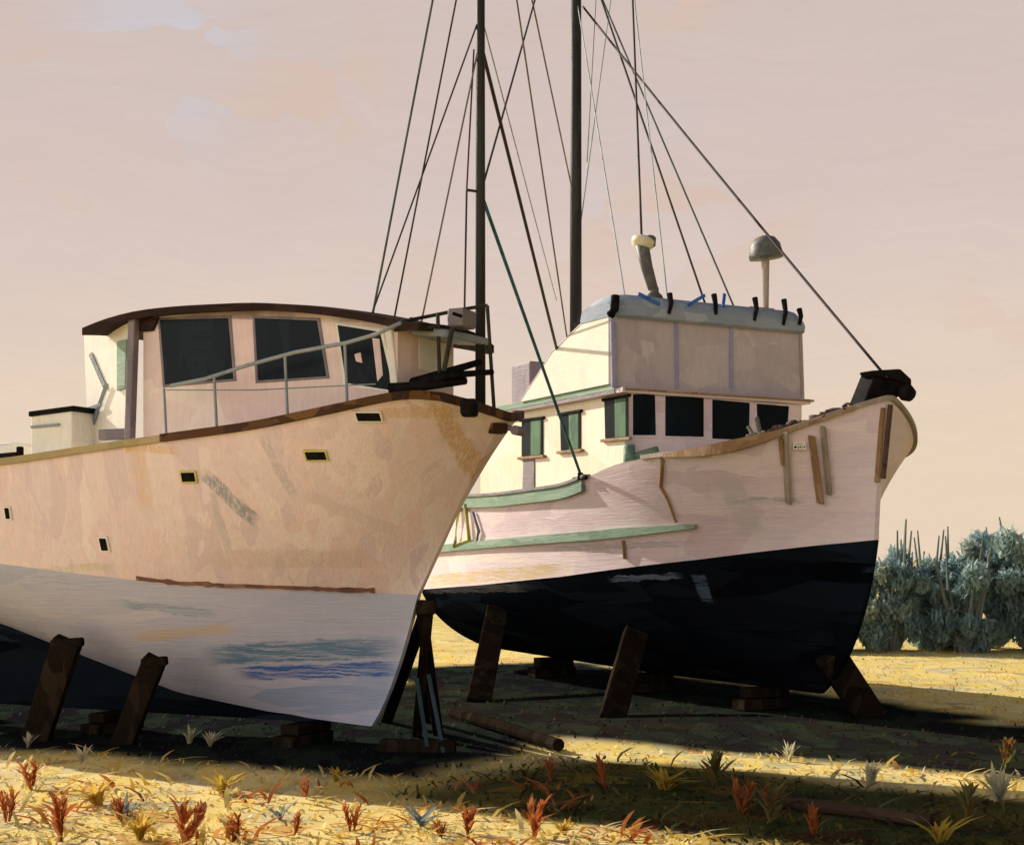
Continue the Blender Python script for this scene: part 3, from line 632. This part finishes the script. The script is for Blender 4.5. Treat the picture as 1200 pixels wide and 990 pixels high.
# ------------------------------------------------------------------ lines strung from the cream boat's mast to the white boat
def rope(p, q, r, mat, label):
    p = Vector(p); q = Vector(q); o = lineobj([Vector((0, 0, 0)), q-p], r, mat, None, 'rigging_line', label=label, cat='rigging line', group='lines strung between the two boats')
    o.location = p
m1 = lambda py: B1.W(ms, 0, mast_px(B1, ms, py))
pw = lambda px, py, s: B2.w(B2.front(px, py, s))
rope(B1.w(B1.P(ms, 0, z225)), B2.w(cl+Vector((0, 0, .1))), .026, M['w_teal'], 'teal rope slanting from the cream boat mast to the cleat on the green bulwark')
rope(m1(50), B2.w(B2.side(653, 412, -FB)+Vector((0, 0, .01))), .026, M['w_dark'], 'thick dark brown line from the cream boat mast to the slanted side canvas')
rope(m1(-285), B2.w(B2.side(665, 400, -FB)+Vector((0, 0, .01))), .014, M['w_grey'], 'thin broken grey line ending just left of the thick black mast foot')
rope(m1(15), pw(652, 352, 9.0), .010, M['w_pale'], 'faint pale teal line in the gap between the two masts')
rope(m1(228), mpt_w if False else B2.w(mpt(676, -175)), .016, M['w_dark'], 'dark stay rising right from the cream boat mast toward the top of the thick mast')
rope(m1(-285), B2.w(mpt(671, 225)), .015, M['w_grey'], 'grey stay coming down steeply to meet the thick black mast from the left')

# ------------------------------------------------------------------ props and blocks
def prop(top, foot, w, dpt, label, name='timber_prop', shim=True):
    top = Vector(top); foot = Vector(foot); foot.z = -.05
    e = empty(name, (foot.x, foot.y, 0), label=label, cat='prop', group='timbers propping the boats')
    o = Vector((foot.x, foot.y, 0)); v = (top-foot).normalized()
    MB().bar(foot-o, top-o, w, dpt, up=(0, 1, 0)).build('post', M['prop'], e, bevel=.02)
    if shim: MB().bar(top-o-Vector((w*.62, 0, .05)), top-o+Vector((w*.55, 0, -.02)), .16, .12).build('pad', M['prop'], e, bevel=.03)
    return e
def b1w(px, py, b): return B1.w(B1.side(px, py, b))
def b2w(px, py, b): return B2.w(B2.side(px, py, b))
prop(b1w(80, 750, -1.36), gnd(40, 868), .36, .2, 'thick dark timber prop under the cream hull at the far left edge')
prop(b1w(182, 772, -1.30), gnd(142, 872), .28, .2, 'dark timber prop with a hooked head under the middle of the cream hull')
prop(b2w(583, 715, -1.75), gnd(560, 822), .42, .2, 'dark timber prop under the black hull beside the bow stand', shim=False)
prop(b2w(745, 742, -1.55), gnd(716, 842), .40, .2, 'dark timber prop with a lit left edge under the middle of the black hull', shim=False)
prop(B2.W(1.15, -.10, 1.0), gnd(1022, 838), .46, .22, 'dark timber prop leaning right under the bow of the black hull', shim=False)
# bow stand of the cream boat
hd = B1.W(1.22, -.03, 1.92); base = Vector((hd.x, hd.y, 0))
e = empty('bow_stand', base, label='dark trestle stand of leaning posts under the stem of the cream boat', cat='boat stand')
hp = Vector((.04, 0, 1.86))
MB().box(hp+Vector((.03, 0, -.02)), (.24, .22, .18)).build('head', M['prop'], e, bevel=.03)
for px, py, w, mt in ((452, 846, .16, 'black'), (488, 862, .13, 'prop'), (514, 860, .14, 'black'), (500, 846, .10, 'prop')):
    f = gnd(px, py)-base; f.z = -.03
    MB().bar(f, hp+Vector((random.uniform(-.05, .08), 0, -.05)), w, .11, up=(0, 1, 0)).build('leg', M[mt], e, bevel=.015)
for xa, za, xb, zb in ((-.05, .95, .1, .12), (.10, 1.0, .30, .05)):
    MB().bar(Vector((xa, -.12, za)), Vector((xb, -.35, zb)), .05, .04, up=(0, 1, 0)).build('brace', M['tealdark'], e)
MB().bar(Vector((-.5, -.2, .12)), Vector((.45, -.3, .12)), .14, .16).build('sill', M['prop'], e, bevel=.02)
def block(bt, st, zt, label):
    o = bt.W(st, 0, 0); e = empty('keel_block', o, -bt.a, label=label, cat='block', group='blocks under the keels')
    MB().box((0, 0, zt*.27), (.34, .95, zt*.54-.02)).build('timber', M['prop'], e, bevel=.015)
    MB().box((.02, .03, zt*.76), (.28, .8, zt*.46-.01)).build('timber', M['prop'], e, bevel=.015)
for st, lb in ((3.0, 'stacked timber block under the keel just behind the cream boat stem'), (6.2, 'stacked timber block under the cream boat keel between the two left props'), (9.0, 'stacked timber block under the after keel of the cream boat')):
    block(B1, st, .30, lb)
for st, lb in ((2.9, 'stacked timber block under the forward keel of the black hull near the leaning prop'), (6.2, 'stacked timber block under the black keel between its two upright props'), (9.8, 'stacked timber block under the after keel of the black hull')):
    block(B2, st, lerp(st, H2.zk), lb)

# ------------------------------------------------------------------ ground
def hgt(x, y):
    f = min(1, max(0, (y-8)/4))
    return .05*noise.noise((x*.35, y*.35, 0))*f
xs = np.concatenate([[-400, -150, -60, -30], np.linspace(-16, 20, 110), [32, 60, 150, 400]])
ys = np.concatenate([[-60, -10, 3], np.linspace(8, 48, 120), [60, 100, 200, 600]])
mb = MB(); mb.grid([[Vector((x, y, hgt(x, y))) for y in ys] for x in xs])
def gmat():
    m = bpy.data.materials.new('dry_grass_ground'); m.use_nodes = True; T = NT(m.node_tree); b = T.n['Principled BSDF']
    co = T.node('ShaderNodeTexCoord').outputs['Object']; w = T.warp(co, .6, 1.1)
    v1 = T.voro(T.mapping(w, (1.1, 2.3, 1), (0, 0, .5)), 1.0); k = T.sep(v1.outputs['Color'])
    col = T.ramp(k[0], [(.1, (.74, .57, .19, 1)), (.3, (.80, .64, .26, 1)), (.5, (.72, .56, .17, 1)), (.68, (.77, .61, .32, 1)), (.86, (.46, .43, .24, 1)), (.95, (.62, .36, .12, 1))])
    v2 = T.voro(T.mapping(w, (3.2, 1.4, 1), (0, 0, -.7), (4, 2, 0)), 1.0); k2 = T.sep(v2.outputs['Color'])
    col = T.mix(T.smooth(k2[2], .55, .65), col, T.ramp(k2[0], [(.15, (.82, .66, .28, 1)), (.5, (.76, .57, .15, 1)), (.9, (.56, .50, .26, 1))]))
    # dark patches that paint the boats' shade into the ground colour
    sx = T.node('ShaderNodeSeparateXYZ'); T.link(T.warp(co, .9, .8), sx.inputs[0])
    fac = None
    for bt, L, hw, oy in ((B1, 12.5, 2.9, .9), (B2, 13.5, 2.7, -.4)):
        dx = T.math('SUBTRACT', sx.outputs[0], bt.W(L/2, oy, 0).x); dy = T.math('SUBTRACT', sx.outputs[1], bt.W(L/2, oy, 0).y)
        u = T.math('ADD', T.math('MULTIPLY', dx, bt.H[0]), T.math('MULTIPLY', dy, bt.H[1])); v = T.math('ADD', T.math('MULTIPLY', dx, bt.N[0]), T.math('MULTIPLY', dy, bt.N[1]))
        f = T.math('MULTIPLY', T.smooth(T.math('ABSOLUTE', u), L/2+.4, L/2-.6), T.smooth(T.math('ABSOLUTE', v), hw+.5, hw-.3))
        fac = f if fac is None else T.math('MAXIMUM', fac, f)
    shade_col = T.ramp(k2[1], [(.2, (.010, .013, .012, 1)), (.5, (.020, .028, .020, 1)), (.8, (.012, .010, .014, 1))])  # near-black tones standing in for shade
    col = T.mix(fac, col, shade_col)
    U = T.math('ADD', T.math('MULTIPLY', sx.outputs[0], .788), T.math('MULTIPLY', sx.outputs[1], -.616)); V = T.math('ADD', T.math('MULTIPLY', sx.outputs[0], .616), T.math('MULTIPLY', sx.outputs[1], .788))
    for v0, v1_, u0 in ((10.8, 14.5, -10.5), (15.9, 21.0, -19)):  # bands along the sun's direction, painting the boats' cast shadows
        f = T.math('MULTIPLY', T.smooth(T.math('ABSOLUTE', T.math('SUBTRACT', V, (v0+v1_)/2)), (v1_-v0)/2+.35, (v1_-v0)/2-.35), T.smooth(U, u0-.5, u0+1))
        olive = T.ramp(k[1], [(.15, (.06, .065, .022, 1)), (.4, (.10, .09, .026, 1)), (.6, (.035, .042, .022, 1)), (.8, (.17, .13, .026, 1)), (.95, (.075, .035, .018, 1))])
        col = T.mix(f, col, olive if v0 < 12 else T.mix(.08, shade_col, olive))
    br = T.noise(T.mapping(w, (6, 40, 1), (0, 0, .3)), 1, 3).outputs['Fac']
    val = T.math('ADD', T.math('MULTIPLY', br, .4), .8); vv = T.node('ShaderNodeCombineColor')
    for i in range(3): T.link(val, vv.inputs[i])
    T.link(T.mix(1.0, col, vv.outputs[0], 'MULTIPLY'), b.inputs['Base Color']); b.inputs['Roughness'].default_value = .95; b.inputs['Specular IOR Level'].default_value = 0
    bn = T.node('ShaderNodeBump'); bn.inputs['Strength'].default_value = .3; bn.inputs['Distance'].default_value = .05; T.link(br, bn.inputs['Height']); T.link(bn.outputs[0], b.inputs['Normal'])
    return m
mb.build('ground', gmat(), kind='structure', smooth=True)

# ------------------------------------------------------------------ blades
def blades(name, P, az, h, w, lean, cols, mat, fold=.35, **kw):
    """broad curved blades: five points each; P (n,3)"""
    n = len(P); dirv = np.stack([np.cos(az), np.sin(az), np.zeros(n)], 1); sd = np.stack([-np.sin(az), np.cos(az), np.zeros(n)], 1); up = np.array([0, 0, 1.])
    V = np.zeros((n, 7, 3))
    for k, (t, ww) in enumerate(((0, .6), (.4, 1.), (.75, .8))):
        c = P+dirv*(lean*h*t**1.6)[:, None]+up*(h*t*(1-.25*lean*t))[:, None]
        V[:, 2*k] = c-sd*(w*ww/2)[:, None]; V[:, 2*k+1] = c+sd*(w*ww/2)[:, None]
    V[:, 6] = P+dirv*(lean*h)[:, None]+up*(h*(1-.25*lean))[:, None]
    base = (np.arange(n)*7)[:, None]
    q = np.concatenate([base+np.array([0, 1, 3, 2]), base+np.array([2, 3, 5, 4])], 1).reshape(-1, 4); tr = base+np.array([4, 5, 6])
    me = bpy.data.meshes.new(name); me.vertices.add(n*7); me.vertices.foreach_set('co', V.reshape(-1))
    loops = np.concatenate([q.reshape(-1), tr.reshape(-1)]); me.loops.add(len(loops)); me.loops.foreach_set('vertex_index', loops)
    cnt = np.concatenate([np.full(len(q), 4), np.full(len(tr), 3)]); me.polygons.add(len(cnt))
    me.polygons.foreach_set('loop_start', np.concatenate([[0], np.cumsum(cnt)[:-1]])); me.polygons.foreach_set('loop_total', cnt)
    me.update(calc_edges=True); me.validate()
    a = me.color_attributes.new('col', 'FLOAT_COLOR', 'POINT'); cc = np.repeat(np.concatenate([cols, np.ones((n, 1))], 1), 7, 0); a.data.foreach_set('color', cc.reshape(-1))
    me.materials.append(mat); o = bpy.data.objects.new(name, me); C.objects.link(o); return tag(o, **kw)
M['leaf'] = leafmat('blade_colours')
PAL = np.array([(.66, .50, .15), (.72, .57, .24), (.62, .45, .11), (.72, .61, .34), (.52, .46, .22), (.42, .43, .26), (.60, .33, .11), (.70, .47, .09)])
def under(x, y):  # inside the patches coloured as shade beneath the boats
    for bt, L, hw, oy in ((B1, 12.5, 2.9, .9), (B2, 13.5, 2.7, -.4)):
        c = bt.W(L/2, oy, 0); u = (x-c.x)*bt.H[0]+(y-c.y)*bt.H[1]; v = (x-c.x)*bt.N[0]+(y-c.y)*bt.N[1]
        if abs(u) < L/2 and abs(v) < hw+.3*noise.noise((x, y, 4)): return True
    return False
def in_shade_band(x, y):  # inside the bands where cast shadow is painted in
    V = .616*x+.788*y+.35*noise.noise((x, y, 7)); U = .788*x-.616*y
    return (10.8 < V < 14.5 and U > -10.3) or (15.9 < V < 21.0 and U > -18.5)
SHADE_OL = np.array([(.10, .10, .03), (.15, .125, .035), (.07, .08, .035), (.24, .18, .035), (.12, .06, .025), (.17, .16, .06)])  # dark blade colours for the painted shadow bands
def scatter(n, d0, d1, power):
    out = []
    while len(out) < n:
        d = d0+(d1-d0)*random.random()**power; x = random.uniform(-.40, .42)*d
        out.append((x, d))
    return out
pts = []; cols = []; hh = []; ww = []; ln = []
for x, d in scatter(20000, 11.3, 40, 1.9):
    g = noise.noise((x*.55, d*.55, 9)); g2 = noise.noise((x*1.7, d*1.7, 3)); un = under(x, d)
    if (un or (in_shade_band(x, d) and .616*x+.788*d > 15)) and random.random() < .5: continue
    if un: c = np.array((.022, .034, .022))*random.uniform(.5, 1.5)  # blades darkened to carry the painted shade
    elif in_shade_band(x, d) and .616*x+.788*d > 15: c = SHADE_OL[random.randrange(6)]*random.uniform(.15, .45)
    elif in_shade_band(x, d): c = SHADE_OL[random.randrange(6)]*random.uniform(.4, .95)
    else:
        k = int(np.clip(2.5+4.5*g+2.4*g2+random.gauss(0, 1.1), 0, 7)); c = np.minimum(PAL[k]*random.uniform(.95, 1.2), .85)
    pts.append((x, d, hgt(x, d)-.01)); cols.append(c); s = .75+.5*max(0, g2)
    red = (not un) and d < 15.5 and x < 1.2 and noise.noise((x*1.3, d*1.3, 21)) > .24 and random.random() < .42
    if red: cols[-1] = np.array(random.choice(((.50, .17, .045), (.58, .26, .06), (.44, .13, .04))))*random.uniform(.8, 1.15)
    big = (red and random.random() < .4) or (d < 18 and not un and random.random() < .07)
    if big:
        hh.append(random.uniform(.12, .28)); ww.append(random.uniform(.025, .065)); ln.append(random.uniform(1.2, 2.4))
    else: hh.append(random.uniform(.03, .11)*s); ww.append(random.uniform(.015, .045)); ln.append(random.uniform(.3, 1.6))
n = len(pts)
blades('grass', np.array(pts), rng.uniform(0, 6.28, n), np.array(hh), np.array(ww), np.array(ln), np.array(cols), M['leaf'], kind='stuff')['label'] = 'dry yellow grass around the boats'

# ------------------------------------------------------------------ weeds: a few broad-leaved kinds, each plant its own thing
def proto(kind):
    if kind == 'dock': n, h, w, ln, pal = 15, (.20, .40), (.022, .05), (.15, .9), [(.42, .12, .035), (.34, .10, .03), (.48, .17, .05), (.30, .12, .05)]
    elif kind == 'pale': n, h, w, ln, pal = 16, (.14, .32), (.03, .06), (.1, 1.0), [(.66, .60, .38), (.60, .56, .38), (.50, .50, .38)]
    elif kind == 'gold': n, h, w, ln, pal = 22, (.10, .27), (.03, .06), (.2, 1.6), [(.60, .42, .06), (.66, .46, .09), (.48, .38, .06), (.55, .34, .06)]
    elif kind == 'blue': n, h, w, ln, pal = 14, (.10, .27), (.025, .05), (.4, 1.6), [(.26, .31, .30), (.32, .36, .32), (.22, .28, .30)]
    else: n, h, w, ln, pal = 16, (.2, .42), (.03, .06), (.2, 1.1), [(.16, .15, .05), (.20, .18, .06), (.22, .10, .03)]
    P = []; A = []; Hh = []
    for st_ in range(random.choice((2, 2, 3))):
        a0 = random.uniform(0, 6.28); lx, ly = random.uniform(-.25, .25), random.uniform(-.25, .25); bx, by = random.uniform(-.025, .025), random.uniform(-.025, .025)
        m_ = n if kind in ('dock', 'olive') else n//2+2
        for q in range(m_):
            t = q/m_*(.62 if kind in ('dock', 'olive') else .25)*h[1]
            P.append((bx+lx*t, by+ly*t, t-.02)); A.append(a0+q*2.4+random.uniform(-.5, .5)); Hh.append(random.uniform(*h)*(.62 if kind in ('dock', 'olive') else 1)*(1-.5*q/m_))
    n = len(P)
    return blades('weed_'+kind, np.array(P), np.array(A), np.array(Hh), rng.uniform(*w, n)*.8, rng.uniform(*ln, n), np.array([pal[random.randrange(len(pal))] for i in range(n)]), M['leaf']).data
NAMES = {'dock': ('dock_weed', 'rusty weeds in the grass', 'weed'), 'pale': ('pale_tuft', 'pale tufts in the grass', 'tuft'), 'gold': ('golden_weed', 'golden leafy weeds', 'weed'), 'blue': ('grey_weed', 'grey blue weeds', 'weed'), 'olive': ('olive_weed', 'dark olive weeds', 'weed')}
weeds = [('dock', 40, 925, 1.0, 'rust red weed standing alone below the far left timber prop'), ('dock', 8, 965, 1.0, 'rust red weed cut by the left edge of the picture'),
 ('dock', 70, 985, 1.1, 'branching rust red weed at the bottom left corner'), ('dock', 143, 962, .7, 'small dark rust weed between two golden patches at lower left'),
 ('dock', 212, 988, 1.2, 'largest branching rust weed at the bottom edge, left half'), ('dock', 275, 985, .7, 'short stubby orange weed on the bottom edge'),
 ('dock', 345, 975, .6, 'low red clump at the bottom edge left of the stem'), ('dock', 360, 935, .6, 'small orange weed in front of the cream bow'),
 ('dock', 412, 972, .8, 'thin upright red weed directly below the cream stem'), ('dock', 545, 975, .9, 'pair of crossing rust leaves below the bow stand'),
 ('dock', 518, 978, .45, 'lowest little red sprig at the bottom edge near the middle'), ('dock', 628, 978, .9, 'forked rust red weed at the bottom centre'),
 ('gold', 660, 975, .6, 'tan leafy weed beside the forked rust red one'), ('dock', 710, 928, .9, 'rust weed in the shadow at the edge of the sunlit strip'),
 ('dock', 645, 918, .7, 'dull brown weed in the shadow below the log end'), ('gold', 778, 928, 1.25, 'big golden yellow weed in the shadow at right of centre'),
 ('olive', 838, 922, 1.1, 'olive weed poking up into the sunlit strip'), ('dock', 868, 955, .9, 'brown red weed in deep shadow left of the fallen pole'),
 ('dock', 955, 980, .9, 'rust weed in front of the fallen pole'), ('pale', 222, 872, .9, 'cream tuft against the shadow under the cream hull'),
 ('pale', 246, 876, .7, 'smaller grey cream tuft beside the cream one'), ('pale', 32, 876, .8, 'greyish pale tuft near the far left prop'),
 ('pale', 97, 895, .8, 'pale tuft between the two left props'), ('pale', 925, 892, .9, 'pale pointed tuft standing on the sunlit strip'),
 ('pale', 1022, 918, .9, 'pale tuft at the right part of the sunlit strip'), ('pale', 1168, 940, 1.1, 'pale tuft nearest the right edge'),
 ('blue', 150, 955, .9, 'blue grey leaves between rust weeds at lower left'), ('blue', 492, 965, 1.0, 'blue grey bent leaf below the bow stand'),
 ('blue', 330, 958, .8, 'blue grey leaves left of the cream stem'), ('gold', 115, 945, 1.0, 'golden leaves leaning over at lower left'),
 ('gold', 262, 930, 1.1, 'golden leafy clump below the middle of the cream hull'), ('gold', 165, 985, 1.1, 'bright golden leaves at the bottom edge, left'),
 ('olive', 905, 965, 1.0, 'dark olive weed at the left end of the fallen pole'), ('olive', 1130, 965, 1.2, 'dark olive weed at the lower right'),
 ('gold', 1100, 985, 1.1, 'golden weed at the bottom right corner'), ('gold', 395, 915, .7, 'short straw coloured clump under the stem foot'),
 ('olive', 1180, 900, 1.1, 'dark weed in the shade at the right edge')]
meshes = {}
for i, (k, px, py, sc, lb) in enumerate(weeds):
    var = (k, i % 7)
    if var not in meshes: meshes[var] = proto(k); o0 = [o for o in C.objects if o.data == meshes[var]][0]; C.objects.unlink(o0); bpy.data.objects.remove(o0)
    o = bpy.data.objects.new(NAMES[k][0], meshes[var]); C.objects.link(o)
    g = gnd(px, py); o.location = (g.x, g.y, hgt(g.x, g.y)); o.rotation_euler = (0, 0, random.uniform(0, 6.28)); o.scale = (sc*1.25*random.uniform(.85, 1.2), sc*1.25*random.uniform(.85, 1.2), sc*1.3*random.uniform(.8, 1.15)); o.rotation_euler = (random.uniform(-.25, .25), random.uniform(-.25, .25), random.uniform(0, 6.28))
    tag(o, lb, NAMES[k][2], NAMES[k][1])
# fallen timbers
def fallen(pa, pb, r, mat, name, label, cat):
    a = gnd(*pa); b = gnd(*pb); o = Vector((a.x, a.y, 0)); a.z = b.z = r*.8
    MB().tube([a-o, (a+b)/2-o+Vector((0, 0, .02)), b-o], r, 9, r*.85).build(name, mat, None, smooth=False, bevel=.01, label=label, cat=cat).location = o
fallen((532, 842), (655, 880), .10, M['mauve'] if False else M['prop'], 'fallen_log', 'dark round log lying in the shadow right of the bow stand', 'log')
fallen((895, 945), (1092, 970), .07, M['polewood'], 'fallen_pole', 'long brown pole lying in the shaded grass at the lower right', 'pole')

# ------------------------------------------------------------------ shrubs at the far side of the field
def shrub(px, d, hgt_, wid, label, seed, spikes=5):
    r = random.Random(seed); x = (px-CX)/F*d
    e = empty('shrub', (x, d, 0), label=label, cat='shrub', group='shrubs along the far side of the field')
    mb = MB()
    for k in range(4+spikes):
        a = r.uniform(0, 6.28); q = Vector((math.cos(a)*wid*.35*r.random(), math.sin(a)*wid*.3*r.random(), 0))
        t = q*2.2+Vector((r.uniform(-.45, .45), r.uniform(-.2, .2), hgt_*(r.uniform(.98, 1.40) if k >= 4 else .8)))
        mb.tube([q*.3, q.lerp(t, .5)+Vector((r.uniform(-.1, .1), 0, 0)), t], .08, 6, .02)
    mb.build('stem', M['bark'], e)
    n = 6000; P = []; cols = []; clumps = [(Vector((r.uniform(-.5, .5)*wid, r.uniform(-.4, .4)*wid, hgt_*(.05+.86*r.random()))), r.uniform(.25, .5)*min(wid, hgt_)*.55, r.random()) for _ in range(24)]
    pal = [(.36, .48, .46), (.31, .44, .43), (.40, .51, .47), (.45, .53, .47), (.27, .39, .40)]
    for _ in range(n):
        c, rad, t = r.choice(clumps); v = Vector((r.gauss(0, 1), r.gauss(0, 1), r.gauss(0, 1))).normalized()*rad*r.uniform(.5, 1.05)
        p = c+v
        P.append((p.x, p.y, max(.02, p.z))); cl_ = np.array(pal[int(t*5) % 5])*r.uniform(.75, 1.25); cols.append(cl_)
    rs = np.random.default_rng(seed)
    f = blades('foliage', np.array(P), rs.uniform(0, 6.28, n), rs.uniform(.10, .34, n), rs.uniform(.045, .10, n), rs.uniform(.0, 1.6, n), np.array(cols), M['leaf']); f.parent = e
M['bark'] = paint('grey_green_bark', [(.13, .15, .13), (.19, .21, .18), (.10, .12, .11)], (4, 4, 2), (0, 0, 0), .85, .2)
for args in ((975, 37.5, 2.2, 1.5, 'shrub mostly hidden behind the black bow', 1, 3), (1045, 37.0, 2.45, 1.4, 'grey green shrub right beside the black bow with thin upright shoots', 2, 8),
             (1088, 38.2, 2.35, 1.5, 'grey green shrub second from the black bow, with tall bare shoots', 3, 9), (1128, 36.6, 2.2, 1.4, 'low rounded teal shrub in the middle of the far row', 4, 9),
             (1165, 38.4, 2.9, 1.6, 'taller shrub near the right edge with one long bare shoot', 5, 4), (1208, 37.2, 3.1, 1.7, 'tallest dense shrub cut by the right edge of the picture', 6, 3),
             (1260, 38.0, 2.9, 1.7, 'shrub just beyond the right edge of the far row', 7, 3), (910, 38.2, 2.2, 1.5, 'shrub hidden behind the middle of the black hull', 8, 2)):
    shrub(*args)

# ------------------------------------------------------------------ light, sky, camera
ELEV, BETA = 27, 38
L = Vector((math.cos(R(BETA))*math.cos(R(ELEV)), -math.sin(R(BETA))*math.cos(R(ELEV)), -math.sin(R(ELEV))))
sd = bpy.data.lights.new('sun', 'SUN'); sd.energy = 5.0; sd.angle = R(.5); sd.color = (1, .91, .78)
so = bpy.data.objects.new('sun', sd); C.objects.link(so); so.rotation_euler = L.to_track_quat('-Z', 'Y').to_euler(); so.location = (-20, 10, 20)
wd = bpy.data.worlds.new('World'); bpy.context.scene.world = wd; wd.use_nodes = True; T = NT(wd.node_tree)
bg = T.n['Background']; out = T.n['World Output']
sky = T.node('ShaderNodeTexSky', sky_type='NISHITA'); sky.sun_disc = False; sky.sun_elevation = R(ELEV); sky.sun_rotation = math.atan2(-L.x, -L.y); sky.dust_density = 3
T.link(sky.outputs[0], bg.inputs[0]); bg.inputs[1].default_value = .07
co = T.node('ShaderNodeTexCoord').outputs['Generated']; sx = T.node('ShaderNodeSeparateXYZ'); T.link(co, sx.inputs[0])
az = T.math('ARCTAN2', sx.outputs[0], sx.outputs[1]); cv = T.node('ShaderNodeCombineXYZ'); T.link(az, cv.inputs[0]); T.link(sx.outputs[2], cv.inputs[2])
w = T.warp(T.warp(cv.outputs[0], .06, 7), .02, 45)
v1 = T.voro(T.mapping(w, (9, 9, 40), (0, .10, 0)), 1.0, .5); k1 = T.sep(v1.outputs['Color'])
v2 = T.voro(T.mapping(w, (11, 11, 30), (0, .38, 0), (3, 0, 2)), 1.0, .4); k2 = T.sep(v2.outputs['Color'])
br = T.noise(T.mapping(w, (10, 10, 260), (0, .03, 0)), 1, 3).outputs['Fac']
k1n = T.noise(T.mapping(w, (5, 5, 22), (0, .08, 0)), 1, 4, .6).outputs['Fac']
el = T.math('ADD', sx.outputs[2], T.math('MULTIPLY', T.math('SUBTRACT', k1n, .5), .11))
col = T.ramp(T.smooth(el, -.02, .40), [(0, srgb(228, 207, 182)), (.22, srgb(224, 204, 184)), (.45, srgb(217, 198, 187)), (.7, srgb(209, 191, 184)), (1, srgb(204, 187, 181))])
lav = T.math('MULTIPLY', T.smooth(k2[1], .62, .8), T.smooth(T.noise(cv.outputs[0], 4, 1).outputs['Fac'], .5, .7))
col = T.mix(T.math('MULTIPLY', T.math('MULTIPLY', lav, T.smooth(sx.outputs[2], .10, .17)), .75), col, srgb(197, 199, 210))
pch = T.math('MULTIPLY', T.smooth(k2[0], .6, .75), T.smooth(T.noise(cv.outputs[0], 5.3, 1).outputs['Fac'], .45, .65))
col = T.mix(T.math('MULTIPLY', T.math('MULTIPLY', pch, T.smooth(sx.outputs[2], .12, .18)), .45), col, srgb(214, 184, 158))
val = T.math('ADD', T.math('MULTIPLY', br, .09), .955); vv = T.node('ShaderNodeCombineColor')
for i in range(3): T.link(val, vv.inputs[i])
col = T.mix(1.0, col, vv.outputs[0], 'MULTIPLY')
# added bright fill in the unseen sky behind the camera, lifting shaded hulls
dot = lambda a, b: T.math('ADD', T.math('MULTIPLY', sx.outputs[0], a), T.math('MULTIPLY', sx.outputs[1], b))
sky_fill = T.math('MULTIPLY', T.smooth(dot(-.75, -.66), .05, .75), T.smooth(T.math('ADD', sx.outputs[2], T.math('MULTIPLY', k2[0], .12)), .58, .34))
col = T.mix(T.math('MULTIPLY', sky_fill, .8), col, (.72, .66, .64, 1))
stren = T.math('SUBTRACT', T.math('ADD', .87, T.math('MULTIPLY', sky_fill, 1.35)), T.math('MULTIPLY', T.smooth(dot(.9, -.44), .0, .75), .6))  # also dims the unseen sky at right, deepening shade on the bows
bg2 = T.node('ShaderNodeBackground'); T.link(col, bg2.inputs[0]); T.link(stren, bg2.inputs[1])
mx = T.node('ShaderNodeMixShader'); T.link(T.smooth(sx.outputs[2], .62, .37), mx.inputs[0]); T.link(bg.outputs[0], mx.inputs[1]); T.link(bg2.outputs[0], mx.inputs[2]); T.link(mx.outputs[0], out.inputs[0])
cd = bpy.data.cameras.new('camera'); cam = bpy.data.objects.new('camera', cd); C.objects.link(cam); cam.location = (0, 0, EYE); cam.rotation_euler = (R(90), 0, 0)
cd.lens = 50.01; cd.sensor_width = 36; cd.sensor_fit = 'HORIZONTAL'; cd.shift_y = (HY-495)/1200; cd.clip_end = 2000
sc = bpy.context.scene; sc.camera = cam
sc.view_settings.view_transform = 'Standard'; sc.view_settings.look = 'None'; sc.view_settings.exposure = .28; sc.view_settings.gamma = 1
